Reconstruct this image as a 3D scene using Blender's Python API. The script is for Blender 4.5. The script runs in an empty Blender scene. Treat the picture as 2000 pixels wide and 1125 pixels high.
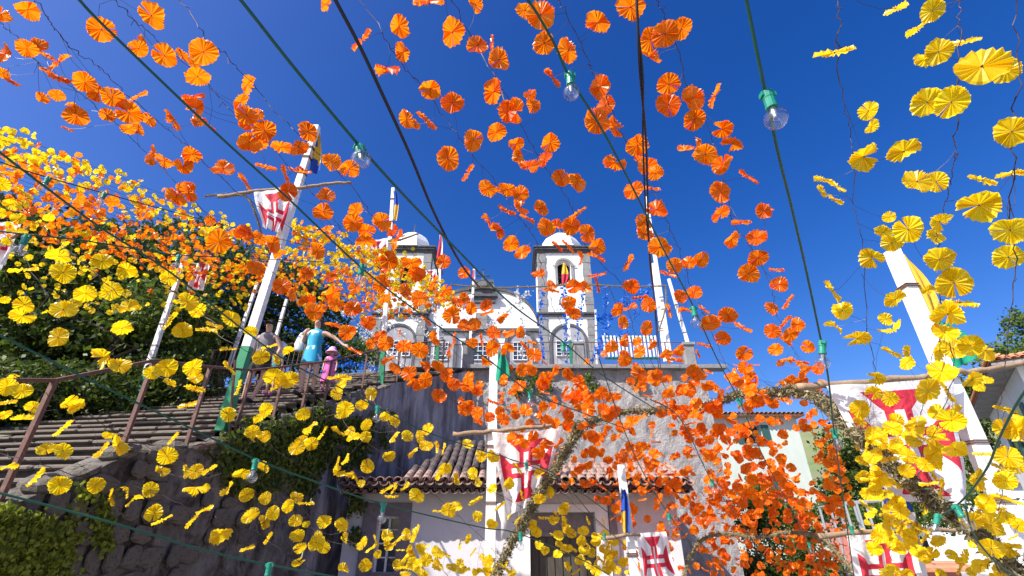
import bpy, math, random
import numpy as np
from mathutils import Vector, Matrix, Quaternion
S = bpy.context.scene
COL = S.collection
R = random.Random(7)
# ---------------------------------------------------------------- camera, world, sun
F = 930.0; PIT = math.radians(28.0); CAMZ = 1.6
cam_d = bpy.data.cameras.new('camera'); cam = bpy.data.objects.new('camera', cam_d); COL.objects.link(cam)
cam_d.sensor_width = 36.0; cam_d.lens = F / 2000 * 36.0; cam_d.clip_start = .05; cam_d.clip_end = 2000
cam.location = (0, 0, CAMZ); cam.rotation_euler = (math.pi / 2 + PIT, 0, 0)
S.camera = cam
SUN_AZ = math.radians(-126)      # from +Y, clockwise positive
SUN_EL = math.radians(43)
w = bpy.data.worlds.new('World'); S.world = w; w.use_nodes = True
nt = w.node_tree; bg = nt.nodes['Background']
sky = nt.nodes.new('ShaderNodeTexSky'); sky.sky_type = 'NISHITA'; sky.sun_disc = False
sky.sun_elevation = SUN_EL; sky.sun_rotation = SUN_AZ
sky.air_density = 1.0; sky.dust_density = 2.0; sky.ozone_density = 2.6; sky.altitude = 300
hsn = nt.nodes.new('ShaderNodeHueSaturation'); hsn.inputs['Saturation'].default_value = 1.42; hsn.inputs['Hue'].default_value = .519; hsn.inputs['Value'].default_value = 1.0
nt.links.new(sky.outputs[0], hsn.inputs['Color']); nt.links.new(hsn.outputs[0], bg.inputs[0]); bg.inputs[1].default_value = 0.103
sd = bpy.data.lights.new('sun', 'SUN'); sd.energy = 4.8; sd.angle = math.radians(.5); sd.color = (1, .955, .88)
sun = bpy.data.objects.new('sun', sd); COL.objects.link(sun)
sv = Vector((math.sin(SUN_AZ) * math.cos(SUN_EL), math.cos(SUN_AZ) * math.cos(SUN_EL), math.sin(SUN_EL)))
sun.rotation_euler = sv.to_track_quat('Z', 'Y').to_euler(); sun.location = (-10, -6, 12)
S.view_settings.view_transform = 'Standard'; S.view_settings.look = 'None'; S.view_settings.gamma = 1
S.view_settings.use_curve_mapping = False; S.view_settings.exposure = 0.9
S.render.engine = 'CYCLES'
# ---------------------------------------------------------------- helpers
CP, SP = math.cos(PIT), math.sin(PIT); CP_, SP_ = CP, SP
def ray(x, y):
    u = (x - 1000) / F; v = (562.5 - y) / F
    return Vector((u, CP - v * SP, SP + v * CP))
def at(x, y, Y):
    d = ray(x, y); return Vector((0, 0, CAMZ)) + d * (Y / d.y)
def att(x, y, t):
    return Vector((0, 0, CAMZ)) + ray(x, y) * t
def atX(x, y, X):
    d = ray(x, y); return Vector((0, 0, CAMZ)) + d * (X / d.x)
class MB:
    def __init__(s): s.v = []; s.f = []; s.m = []
    def add(s, vs, fs, m=0):
        o = len(s.v); s.v += [tuple(p) for p in vs]; s.f += [tuple(i + o for i in f) for f in fs]; s.m += [m] * len(fs)
    def box(s, a, b, m=0):
        x0, y0, z0 = a; x1, y1, z1 = b
        s.add([(x0,y0,z0),(x1,y0,z0),(x1,y1,z0),(x0,y1,z0),(x0,y0,z1),(x1,y0,z1),(x1,y1,z1),(x0,y1,z1)],
              [(0,3,2,1),(4,5,6,7),(0,1,5,4),(1,2,6,5),(2,3,7,6),(3,0,4,7)], m)
    def bar(s, p, q, r, n=6, r2=None, m=0, cap=True, rot=0):
        p = Vector(p); q = Vector(q); r2 = r if r2 is None else r2
        d = (q - p).normalized(); a = d.orthogonal().normalized()
        if n == 4:
            a = Vector((1, 0, 0)) - d * d.x
            a = a.normalized() if a.length > .2 else d.orthogonal().normalized()
            a = (a + d.cross(a)).normalized()
        b = d.cross(a)
        vs = []
        for (c, rr) in ((p, r), (q, r2)):
            for i in range(n):
                t = 2 * math.pi * i / n + rot; vs.append(c + (a * math.cos(t) + b * math.sin(t)) * rr)
        fs = [(i, (i + 1) % n, n + (i + 1) % n, n + i) for i in range(n)]
        if cap: fs += [tuple(reversed(range(n))), tuple(range(n, 2 * n))]
        s.add(vs, fs, m)
    def tube(s, pts, r, n=5, m=0):
        pts = [Vector(p) for p in pts]; k = len(pts); rs = r if isinstance(r, (list, tuple)) else [r] * k
        ref = Vector((.13, .21, .97)); vs = []
        for i, p in enumerate(pts):
            d = (pts[min(i + 1, k - 1)] - pts[max(i - 1, 0)]).normalized()
            a = d.cross(ref)
            a = a.normalized() if a.length > .05 else d.orthogonal().normalized()
            b = d.cross(a)
            for j in range(n):
                t = 2 * math.pi * j / n; vs.append(p + (a * math.cos(t) + b * math.sin(t)) * rs[i])
        fs = [(i*n+j, i*n+(j+1)%n, (i+1)*n+(j+1)%n, (i+1)*n+j) for i in range(k-1) for j in range(n)]
        fs += [tuple(reversed(range(n))), tuple(range((k-1)*n, k*n))]
        s.add(vs, fs, m)
    def lathe(s, c, prof, n=14, m=0, ax=None, sx=1, sy=1):
        c = Vector(c); vs = []; q = Vector((0,0,1)).rotation_difference(Vector(ax)) if ax is not None else None
        for (r, z) in prof:
            for j in range(n):
                t = 2 * math.pi * j / n + math.pi / n; p = Vector((r*math.cos(t)*sx, r*math.sin(t)*sy, z))
                if q: p = q @ p
                vs.append(c + p)
        k = len(prof)
        fs = [(i*n+j, i*n+(j+1)%n, (i+1)*n+(j+1)%n, (i+1)*n+j) for i in range(k-1) for j in range(n)]
        fs += [tuple(reversed(range(n))), tuple(range((k-1)*n, k*n))]
        s.add(vs, fs, m)
    def build(s, name, mat, parent=None, smooth=False, loc=None):
        me = bpy.data.meshes.new(name); vs = s.v
        if loc is not None: vs = [(p[0]-loc[0], p[1]-loc[1], p[2]-loc[2]) for p in vs]
        me.from_pydata(vs, [], s.f)
        for mm in (mat if isinstance(mat, (list, tuple)) else [mat]): me.materials.append(mm)
        me.polygons.foreach_set('material_index', s.m)
        if smooth: me.polygons.foreach_set('use_smooth', [True] * len(s.f))
        me.update()
        o = bpy.data.objects.new(name, me); COL.objects.link(o)
        if loc is not None: o.location = loc
        if parent is not None: o.parent = parent
        return o
def empty(name, loc=(0,0,0)):
    o = bpy.data.objects.new(name, None); COL.objects.link(o); o.location = loc; return o
def tag(o, label=None, cat=None, group=None, kind=None):
    if label: o['label'] = label
    if cat: o['category'] = cat
    if group: o['group'] = group
    if kind: o['kind'] = kind
    return o
def inst(name, mesh, M, parent=None):
    o = bpy.data.objects.new(name, mesh); COL.objects.link(o)
    if parent is not None: o.parent = parent
    o.matrix_local = M; return o
def spl(pts, n=6):                                   # Catmull-Rom through tuples
    P = [Vector(p) for p in pts]; out = []
    for i in range(len(P) - 1):
        a = P[max(i-1,0)]; b = P[i]; c = P[i+1]; d = P[min(i+2,len(P)-1)]
        for k in range(n):
            t = k / n; out.append(.5*((2*b)+(c-a)*t+(2*a-5*b+4*c-d)*t*t+(3*b-a-3*c+d)*t*t*t))
    out.append(P[-1]); return out
# ---------------------------------------------------------------- materials
def mat(name, c, rough=.7, c2=None, scale=6, bump=0, bscale=None, metal=0, thr=(.35,.65), spec=.4, detail=8, trans=None, streak=None, c3=None, s3=2, t3=(.5,.6)):
    m = bpy.data.materials.new(name); m.use_nodes = True; t = m.node_tree; N = t.nodes; L = t.links
    b = N['Principled BSDF']; b.inputs['Roughness'].default_value = rough; b.inputs['Metallic'].default_value = metal
    b.inputs['Specular IOR Level'].default_value = spec
    b.inputs['Base Color'].default_value = (*c, 1)
    tc = N.new('ShaderNodeTexCoord'); src = tc.outputs['Object']
    if streak:
        mp = N.new('ShaderNodeMapping'); mp.inputs['Scale'].default_value = streak; L.new(src, mp.inputs[0]); src = mp.outputs[0]
    out = None
    if c2:
        n = N.new('ShaderNodeTexNoise'); n.inputs['Scale'].default_value = scale; n.inputs['Detail'].default_value = detail; n.inputs['Roughness'].default_value = .65
        L.new(src, n.inputs[0])
        r = N.new('ShaderNodeMapRange'); r.inputs[1].default_value = thr[0]; r.inputs[2].default_value = thr[1]; L.new(n.outputs[0], r.inputs[0])
        x = N.new('ShaderNodeMix'); x.data_type = 'RGBA'; x.inputs[6].default_value = (*c, 1); x.inputs[7].default_value = (*c2, 1)
        L.new(r.outputs[0], x.inputs[0]); out = x.outputs[2]
        if c3:
            n = N.new('ShaderNodeTexNoise'); n.inputs['Scale'].default_value = s3; n.inputs['Detail'].default_value = 6; n.inputs['Roughness'].default_value = .7
            L.new(src, n.inputs[0])
            r = N.new('ShaderNodeMapRange'); r.inputs[1].default_value = t3[0]; r.inputs[2].default_value = t3[1]; L.new(n.outputs[0], r.inputs[0])
            x = N.new('ShaderNodeMix'); x.data_type = 'RGBA'; x.inputs[7].default_value = (*c3, 1); L.new(out, x.inputs[6]); L.new(r.outputs[0], x.inputs[0]); out = x.outputs[2]
        L.new(out, b.inputs['Base Color'])
    if bump:
        n = N.new('ShaderNodeTexNoise'); n.inputs['Scale'].default_value = bscale or scale * 2; n.inputs['Detail'].default_value = 8; n.inputs['Roughness'].default_value = .7
        L.new(tc.outputs['Object'], n.inputs[0])
        bp = N.new('ShaderNodeBump'); bp.inputs['Strength'].default_value = min(1, bump); bp.inputs['Distance'].default_value = .05 * bump; L.new(n.outputs[0], bp.inputs['Height'])
        L.new(bp.outputs[0], b.inputs['Normal'])
    if trans:
        tr = N.new('ShaderNodeBsdfTranslucent'); tr.inputs[0].default_value = (*c, 1)
        if out: L.new(out, tr.inputs[0])
        mx = N.new('ShaderNodeMixShader'); mx.inputs[0].default_value = trans
        L.new(b.outputs[0], mx.inputs[1]); L.new(tr.outputs[0], mx.inputs[2]); L.new(mx.outputs[0], N['Material Output'].inputs[0])
    return m
def paper(name, c, ctr, tcol, trans=.5, rough=.35, hv=(.49,.508)):
    m = bpy.data.materials.new(name); m.use_nodes = True; t = m.node_tree; N = t.nodes; L = t.links
    b = N['Principled BSDF']; b.inputs['Roughness'].default_value = rough; b.inputs['Specular IOR Level'].default_value = .5
    oi = N.new('ShaderNodeObjectInfo')
    hs = N.new('ShaderNodeHueSaturation'); L.new(b.outputs[0], b.outputs[0].links[0].to_socket) if False else None
    mr = N.new('ShaderNodeMapRange'); mr.inputs[3].default_value = hv[0]; mr.inputs[4].default_value = hv[1]; L.new(oi.outputs['Random'], mr.inputs[0])
    mv = N.new('ShaderNodeMapRange'); mv.inputs[3].default_value = .82; mv.inputs[4].default_value = 1.06; L.new(oi.outputs['Random'], mv.inputs[0])
    hs.inputs['Color'].default_value = (*c, 1); L.new(mr.outputs[0], hs.inputs['Hue']); L.new(mv.outputs[0], hs.inputs['Value'])
    L.new(hs.outputs[0], b.inputs['Base Color'])
    tr = N.new('ShaderNodeBsdfTranslucent'); tr.inputs[0].default_value = (*tcol, 1)
    mx = N.new('ShaderNodeMixShader'); mx.inputs[0].default_value = trans
    L.new(b.outputs[0], mx.inputs[1]); L.new(tr.outputs[0], mx.inputs[2]); L.new(mx.outputs[0], N['Material Output'].inputs[0])
    return m
def leafmat(name, ca, cb, trans=.35):
    m = bpy.data.materials.new(name); m.use_nodes = True; t = m.node_tree; N = t.nodes; L = t.links
    b = N['Principled BSDF']; b.inputs['Roughness'].default_value = .5; b.inputs['Specular IOR Level'].default_value = .35
    g = N.new('ShaderNodeNewGeometry'); x = N.new('ShaderNodeMix'); x.data_type = 'RGBA'
    x.inputs[6].default_value = (*ca, 1); x.inputs[7].default_value = (*cb, 1); L.new(g.outputs['Random Per Island'], x.inputs[0])
    L.new(x.outputs[2], b.inputs['Base Color'])
    tr = N.new('ShaderNodeBsdfTranslucent'); L.new(x.outputs[2], tr.inputs[0])
    mx = N.new('ShaderNodeMixShader'); mx.inputs[0].default_value = trans
    L.new(b.outputs[0], mx.inputs[1]); L.new(tr.outputs[0], mx.inputs[2]); L.new(mx.outputs[0], N['Material Output'].inputs[0])
    return m
def flagmat(name):                                   # white cloth with the red cross printed on it, over the UVs
    m = bpy.data.materials.new(name); m.use_nodes = True; t = m.node_tree; N = t.nodes; L = t.links
    b = N['Principled BSDF']; b.inputs['Roughness'].default_value = .8
    uv = N.new('ShaderNodeUVMap'); uv.uv_map = 'UVMap'; sp = N.new('ShaderNodeSeparateXYZ'); L.new(uv.outputs[0], sp.inputs[0])
    def M(op, a, c=None, d=None):
        n = N.new('ShaderNodeMath'); n.operation = op
        for i, z in enumerate((a, c, d)):
            if z is None: continue
            if isinstance(z, (int, float)): n.inputs[i].default_value = z
            else: L.new(z, n.inputs[i])
        return n.outputs[0]
    P = M('ABSOLUTE', M('MULTIPLY', M('SUBTRACT', sp.outputs[0], .5), 2.35)); Q = M('ABSOLUTE', M('MULTIPLY', M('SUBTRACT', sp.outputs[1], .5), 2.35))
    def arm(p, q):
        wd = M('MAXIMUM', .25, M('ADD', .25, M('MULTIPLY', M('SUBTRACT', q, .6), .95)))
        return M('MULTIPLY', M('LESS_THAN', p, wd), M('LESS_THAN', q, 1.0))
    red = M('MAXIMUM', arm(P, Q), arm(Q, P))
    inn = M('MAXIMUM', M('MULTIPLY', M('LESS_THAN', P, .085), M('LESS_THAN', Q, .6)), M('MULTIPLY', M('LESS_THAN', Q, .085), M('LESS_THAN', P, .6)))
    k = M('MULTIPLY', red, M('SUBTRACT', 1, inn))
    nz = N.new('ShaderNodeTexNoise'); nz.inputs['Scale'].default_value = 5; nz.inputs['Detail'].default_value = 4; nz.inputs['Distortion'].default_value = 1.3; tc = N.new('ShaderNodeTexCoord'); L.new(tc.outputs['Object'], nz.inputs[0])
    bp = N.new('ShaderNodeBump'); bp.inputs['Strength'].default_value = .7; bp.inputs['Distance'].default_value = .05; L.new(nz.outputs[0], bp.inputs['Height']); L.new(bp.outputs[0], b.inputs['Normal'])
    x = N.new('ShaderNodeMix'); x.data_type = 'RGBA'; x.inputs[6].default_value = (.8, .79, .8, 1); x.inputs[7].default_value = (.62, .03, .06, 1); L.new(k, x.inputs[0])
    L.new(x.outputs[2], b.inputs['Base Color'])
    tr = N.new('ShaderNodeBsdfTranslucent'); L.new(x.outputs[2], tr.inputs[0])
    mx = N.new('ShaderNodeMixShader'); mx.inputs[0].default_value = .3
    L.new(b.outputs[0], mx.inputs[1]); L.new(tr.outputs[0], mx.inputs[2]); L.new(mx.outputs[0], N['Material Output'].inputs[0])
    return m
M_or = paper('orange_paper', (.92, .19, .004), None, (1.0, .295, .003), hv=(.49,.514)); M_ye = paper('yellow_paper', (.9, .66, .012), None, (1, .74, .008))
M_bl = paper('blue_paper', (.02, .17, .75), None, (.02, .2, .8), .3); M_wh = paper('white_paper', (.8, .8, .82), None, (.8, .8, .8), .3)
M_wire = mat('dark_wire', (.05, .03, .03), .5, metal=.3)
M_cgreen = mat('green_cable', (.008, .075, .045), .45); M_sock = mat('green_socket', (.008, .17, .11), .4, c2=(.015, .23, .155), scale=40)
M_black = mat('black_cable', (.012, .01, .012), .5)
M_white = mat('white_paint', (.78, .78, .78), .55, c2=(.56, .55, .52), scale=7, thr=(.5, .75), bump=.3, bscale=30, c3=(.33,.3,.26), s3=16, t3=(.66,.72))

M_green = mat('green_paint', (.015, .24, .1), .5, c2=(.02, .18, .09), scale=8, bump=.15, bscale=40)
M_pine = mat('branch_wood', (.34, .24, .15), .8, c2=(.22, .15, .1), scale=14, bump=.3, bscale=40)
M_rust = mat('brown_painted_iron', (.13, .06, .045), .6, c2=(.2, .11, .08), scale=25, thr=(.5, .7))
M_wallL = mat('dark_stone_mortar', (.1, .088, .078), .95, c2=(.27, .245, .22), scale=3.2, bump=1, bscale=14, c3=(.07, .055, .045), s3=2.3, t3=(.5, .6), spec=.15)
M_stone = mat('basalt_stone', (.105, .092, .08), .9, c2=(.27, .24, .2), scale=3, bump=.8, bscale=12, spec=.2, c3=(.07, .055, .04), s3=3, t3=(.5, .65))
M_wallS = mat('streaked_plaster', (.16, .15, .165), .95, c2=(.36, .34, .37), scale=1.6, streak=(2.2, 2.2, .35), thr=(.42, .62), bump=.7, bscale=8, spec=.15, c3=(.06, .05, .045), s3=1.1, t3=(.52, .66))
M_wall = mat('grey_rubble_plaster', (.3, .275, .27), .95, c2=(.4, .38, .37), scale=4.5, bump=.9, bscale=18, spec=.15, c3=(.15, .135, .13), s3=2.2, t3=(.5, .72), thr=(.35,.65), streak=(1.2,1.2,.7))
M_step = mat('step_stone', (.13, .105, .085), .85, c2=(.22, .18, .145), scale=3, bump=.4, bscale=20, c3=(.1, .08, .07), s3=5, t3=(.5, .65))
M_riser = mat('shadowed_riser_stone', (.04, .034, .03), .95, c2=(.08, .066, .056), scale=5, bump=.5)  # stone darkened, the shadow under each nosing is painted in
M_house = mat('lime_washed_wall', (.62, .61, .64), .9, c2=(.5, .48, .5), scale=3, thr=(.5, .75), bump=.25, bscale=20, c3=(.34, .31, .32), s3=9, t3=(.66, .72))
M_church = mat('church_white', (.8, .8, .8), .85, c2=(.68, .67, .66), scale=1.5, bump=.15, c3=(.48,.47,.45), s3=1.1, t3=(.62,.78), streak=(2.5,2.5,.7))
M_cstone = mat('church_grey_stone', (.17, .17, .175), .9, c2=(.27, .265, .265), scale=2.5, bump=.4, bscale=10)
M_cdark = mat('church_dark_stone', (.06, .062, .07), .9, c2=(.12, .12, .13), scale=4, bump=.4)
M_glass = mat('window_glass', (.03, .045, .07), .08, spec=.8)
M_tile = mat('terracotta_tile', (.27, .12, .085), .85, c2=(.42, .33, .28), scale=7, bump=.3, c3=(.12, .08, .075), s3=5, t3=(.48, .62))
M_tileb = mat('dark_weathered_tile', (.055, .04, .04), .9, c2=(.11, .085, .08), scale=8, bump=.4)
M_tilen = mat('orange_tile', (.5, .19, .08), .8, c2=(.6, .3, .17), scale=6)
M_mint = mat('mint_render', (.55, .61, .54), .85, c2=(.49, .54, .48), scale=1.2, c3=(.42,.48,.44), s3=.8, t3=(.6,.75), streak=(2,2,.6))
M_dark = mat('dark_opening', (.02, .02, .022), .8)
M_sur = mat('grey_purple_stone', (.17, .145, .16), .9, c2=(.23, .2, .21), scale=10, bump=.3, bscale=40)
M_door = mat('brown_door', (.075, .065, .05), .6, c2=(.05, .042, .035), scale=9, streak=(6, 6, .6))
M_hill = mat('hill_green', (.1, .16, .05), .95, c2=(.2, .19, .1), scale=.12, bump=.8, bscale=.6, c3=(.18, .15, .12), s3=.09, t3=(.5, .6))
M_ground = mat('paving', (.22, .21, .2), .9, c2=(.3, .29, .27), scale=3, bump=.3)
M_rope = mat('dried_straw', (.17, .13, .07), .9, c2=(.2, .16, .09), scale=30)
M_straw = leafmat('dried_leaves', (.07, .075, .03), (.38, .31, .18), .15)
M_leafd = leafmat('dark_foliage', (.012, .028, .006), (.11, .16, .02), .4)
M_leafm = leafmat('fresh_foliage', (.04, .09, .015), (.16, .22, .035), .4)
M_ivy = leafmat('ivy_leaves', (.03, .065, .012), (.19, .23, .03), .35)
M_ivyy = leafmat('yellow_ivy_leaves', (.07, .11, .012), (.36, .4, .04), .4)
M_bark = mat('bark', (.12, .09, .07), .95, c2=(.06, .045, .035), scale=10, bump=.6)
M_flag = flagmat('banner_cloth')
M_cred = mat('red_cloth', (.6, .03, .06), .8, trans=.3); M_cyel = mat('yellow_cloth', (.82, .5, .05), .8, trans=.35)
M_cgrn = mat('teal_cloth', (.01, .33, .2), .8, trans=.35); M_cblu = mat('blue_cloth', (.02, .08, .42), .8, trans=.3); M_cwht = mat('white_cloth', (.8, .79, .8), .8, trans=.3)
M_skin = mat('skin', (.52, .31, .23), .55); M_hair = mat('dark_hair', (.03, .02, .015), .6)
M_shut = mat('green_shutter', (.03, .09, .08), .6); M_metal = mat('galvanised_metal', (.5, .52, .54), .4, metal=.6)
M_pink = mat('pink_red_wall', (.55, .2, .17), .85)
def glassmat():
    m = bpy.data.materials.new('clear_bulb_glass'); m.use_nodes = True; t = m.node_tree; N = t.nodes; L = t.links
    g = N.new('ShaderNodeBsdfGlossy'); g.inputs[1].default_value = .03; tp = N.new('ShaderNodeBsdfTransparent'); tp.inputs[0].default_value = (.93, .94, .95, 1)
    lw = N.new('ShaderNodeLayerWeight'); lw.inputs[0].default_value = .35
    mx = N.new('ShaderNodeMixShader'); L.new(lw.outputs['Facing'], mx.inputs[0]); L.new(tp.outputs[0], mx.inputs[1]); L.new(g.outputs[0], mx.inputs[2])
    mr = N.new('ShaderNodeMapRange'); L.new(lw.outputs['Facing'], mr.inputs[0]); mr.inputs[3].default_value = .07; mr.inputs[4].default_value = .6; L.new(mr.outputs[0], mx.inputs[0])
    L.new(mx.outputs[0], N['Material Output'].inputs[0]); return m
M_bulb = glassmat()
# ---------------------------------------------------------------- leaf clouds
rng = np.random.default_rng(3)
def leafcloud(name, centers, spread, n, size, m, parent=None, kind=None, flat=None, aspect=.55, loc=None):
    """centers (k,3) clump centres; n leaves of a diamond each, in gaussian clumps"""
    C = np.array(centers, float); k = len(C)
    idx = rng.integers(0, k, n); sp = np.array(spread, float)
    P = C[idx] + rng.normal(size=(n, 3)) * sp
    A = rng.normal(size=(n, 3)); 
    if flat is not None: A = A - flat * (A @ np.array(flat, float))[:, None] * .8
    A /= np.linalg.norm(A, axis=1)[:, None]
    B = rng.normal(size=(n, 3)); B = np.cross(A, B); B /= np.linalg.norm(B, axis=1)[:, None]
    s = size * rng.uniform(.6, 1.3, n)[:, None]
    V = np.stack([P - A*s, P + B*s*aspect + rng.normal(size=(n,3))*s*.1, P + A*s, P - B*s*aspect], 1).reshape(-1, 3)
    if loc is not None: V = V - np.array(loc)
    me = bpy.data.meshes.new(name); me.vertices.add(4*n); me.vertices.foreach_set('co', V.ravel())
    me.loops.add(4*n); me.loops.foreach_set('vertex_index', np.arange(4*n)); me.polygons.add(n); me.polygons.foreach_set('loop_start', np.arange(0, 4*n, 4)); me.polygons.foreach_set('loop_total', np.full(n, 4))
    me.materials.append(m); me.update(); me.validate()
    o = bpy.data.objects.new(name, me); COL.objects.link(o)
    if loc is not None: o.location = loc
    if parent is not None: o.parent = parent; 
    if kind: o['kind'] = kind
    return o
# ================================================================ SETTING
g = MB(); g.add([(-600,-600,0),(600,-600,0),(600,900,0),(-600,900,0)], [(0,1,2,3)]); tag(g.build('ground', M_ground), kind='structure')
# hill behind on the right
def hill(name, pts, depth, label=None):
    b = MB(); n = len(pts); rows = 7; vs = []
    for r in range(rows):
        f = r / (rows - 1)
        for i, (x, y, Y) in enumerate(pts):
            top = at(x, y, Y); z = top.z * (1 - (1 - f) ** 1.6) ; jit = math.sin(i*2.1+r*1.7)*.02*Y
            vs.append((top.x + jit, Y - depth * (1 - f) + jit, z * 1.0 if r else -1))
    for r in range(rows-1):
        for i in range(n-1): b.add([], []) ; b.f.append((r*n+i, r*n+i+1, (r+1)*n+i+1, (r+1)*n+i)); b.m.append(0)
    b.v = vs; return tag(b.build(name, M_hill, smooth=True), kind='structure')
hill('hill', [(1380,950,75),(1480,870,85),(1560,838,90),(1600,842,92),(1650,860,92),(1720,850,95),(1800,830,98),(1880,800,100),(1960,780,100),(2100,760,100),(2300,740,100)], 55)
hill('far_hill', [(-500,1000,160),(-200,960,160),(200,940,150),(600,960,150),(1300,990,150),(1500,960,150)], 60)
# terrace ground behind the big wall
TZ = 6.0
WP = [(-3.95,2.3,-.3),(-3.9,4.05,.23),(-3.85,5.06,.79),(-3.85,6.55,1.12),(-3.8,9.8,2.43),(-2.95,11.5,3.45),(-1.1,13.3,4.37)]
b = MB(); b.add([(-6.5,15.2,TZ-.02),(5.4,15.2,TZ-.02),(5.4,60,TZ-.02),(-14,60,TZ-.02)], [(0,1,2,3)]); b.add([(-3.0,13.0,TZ-.02),(5.4,13.5,TZ-.02),(5.4,15.2,TZ-.02),(-6.5,15.2,TZ-.02)], [(0,1,2,3)])
tag(b.build('terrace', M_ground), kind='structure')
b = MB(); b.add([(-7.6,2,1.3),(-7.6,8,3.2),(-6.4,15,5.98),(-40,15,6),(-40,60,6),(-7,60,5.97),(-60,2,2)], [(0,1,2,3,6),(3,2,5,4)]); tag(b.build('garden_slope', M_hill), kind='structure')
# ---- left retaining wall with stones
def wtop(Y):
    for a, c in zip(WP, WP[1:]):
        if a[1] <= Y <= c[1]:
            f = (Y-a[1])/(c[1]-a[1]); return (a[0]+(c[0]-a[0])*f, a[2]+(c[2]-a[2])*f)
    return (WP[0][0], WP[0][2]) if Y < WP[0][1] else (WP[-1][0], WP[-1][2])
def wallstrip(name, pts, matl, th=.35, base=0., sub=10, rough=.03):
    b = MB(); P = []
    for a, c in zip(pts, pts[1:]):
        for k in range(sub): f = k/sub; P.append(Vector(a).lerp(Vector(c), f))
    P.append(Vector(pts[-1])); rows = 16; n = len(P); r_ = random.Random(5)
    for r in range(rows+1):
        for i, p in enumerate(P):
            d = (P[min(i+1,n-1)] - P[max(i-1,0)]); d.z = 0; d.normalize(); nn = Vector((d.y, -d.x, 0))
            z = base + (CAMZ + p.z - base) * r / rows
            q = Vector((p.x, p.y, z)) + nn * (r_.uniform(-rough, rough) + .05*(1-r/rows)); b.v.append(tuple(q))
    for r in range(rows):
        for i in range(n-1): b.f.append((r*n+i, r*n+i+1, (r+1)*n+i+1, (r+1)*n+i)); b.m.append(0)
    o = len(b.v)
    for i, p in enumerate(P):
        d = (P[min(i+1,n-1)] - P[max(i-1,0)]); d.z = 0; d.normalize(); nn = Vector((d.y, -d.x, 0)); q = p - nn*th; b.v.append((q.x, q.y, CAMZ+p.z))
    for i in range(n-1): b.f.append((rows*n+i, rows*n+i+1, o+i+1, o+i)); b.m.append(0)
    return b.build(name, matl)
wl = wallstrip('retaining_wall', [WP[0],WP[1],WP[2],WP[3],WP[4]], M_wallL)
tag(wl, 'dark rough stone retaining wall below the stone stairs, partly covered in ivy', 'wall')
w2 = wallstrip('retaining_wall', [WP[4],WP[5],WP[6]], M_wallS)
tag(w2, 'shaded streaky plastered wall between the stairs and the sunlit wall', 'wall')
def stonemesh(seed):
    r_ = random.Random(seed); b = MB(); n = 9
    pr = [(.0,-.5),(.75,-.5),(1,-.1),(.93,.3),(.6,.5),(.0,.56)]
    off = [r_.uniform(.8,1.1) for _ in range(n)]
    b2 = []
    for (rr, z) in pr:
        for j in range(n):
            t = 2*math.pi*j/n + .3; k = off[j]; c = math.cos(t); s = math.sin(t)
            q = 1/ (abs(c)**3+abs(s)**3)**(1/3)
            b2.append((rr*c*k*q*.5, rr*s*k*q*.5, z*.5 + r_.uniform(-.04,.04)))
    fs = [(i*n+j, i*n+(j+1)%n, (i+1)*n+(j+1)%n, (i+1)*n+j) for i in range(len(pr)-1) for j in range(n)]
    b.add(b2, fs); o = b.build('stone', M_stone); me = o.data; bpy.data.objects.remove(o); return me
STONES = [stonemesh(i) for i in range(7)]
r_ = random.Random(11)
z = .5; row = 0
while z < 2.9:
    Y = 3.9 + r_.uniform(0,.2)
    hrow = r_.uniform(.17,.25)
    while Y < 7.6:
        wd = r_.uniform(.2,.46); xw, hh = wtop(Y)
        xw2, hb = wtop(max(2.4, Y))
        if z + hrow*.5 < CAMZ + hh - .02 and (Y < 5.6 or r_.random() < .45 - (Y-5.6)*.15) and z > .55:
            M = Matrix.Translation((xw+.045+r_.uniform(-.01,.02), Y+wd/2, z+hrow/2)) @ Matrix.Rotation(math.pi/2,4,'Y') @ Matrix.Rotation(r_.uniform(-.12,.12),4,'Z') @ Matrix.Diagonal((hrow*1.02, wd*1.0, r_.uniform(.05,.13), 1))
            inst('stone', STONES[r_.randrange(7)], M, wl)
        Y += wd
    z += hrow
# coping stones along the edge of the stairs
Y = 3.9
while Y < 11.2:
    L_ = r_.uniform(.26,.5); x0, h0 = wtop(Y+L_/2); h0 += r_.uniform(-.05,.03)
    M = Matrix.Translation((x0-.1, Y+L_/2, CAMZ+h0+.02)) @ Matrix.Rotation(math.atan2(wtop(Y+L_)[1]-wtop(Y)[1], L_),4,'X') @ Matrix.Rotation(r_.uniform(-.35,.35),4,'Z') @ Matrix.Rotation(r_.uniform(-.15,.15),4,'Y') @ Matrix.Diagonal((r_.uniform(.3,.45), L_*.95, r_.uniform(.16,.34), 1))
    inst('coping_stone', STONES[r_.randrange(7)], M, wl); Y += L_
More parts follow.
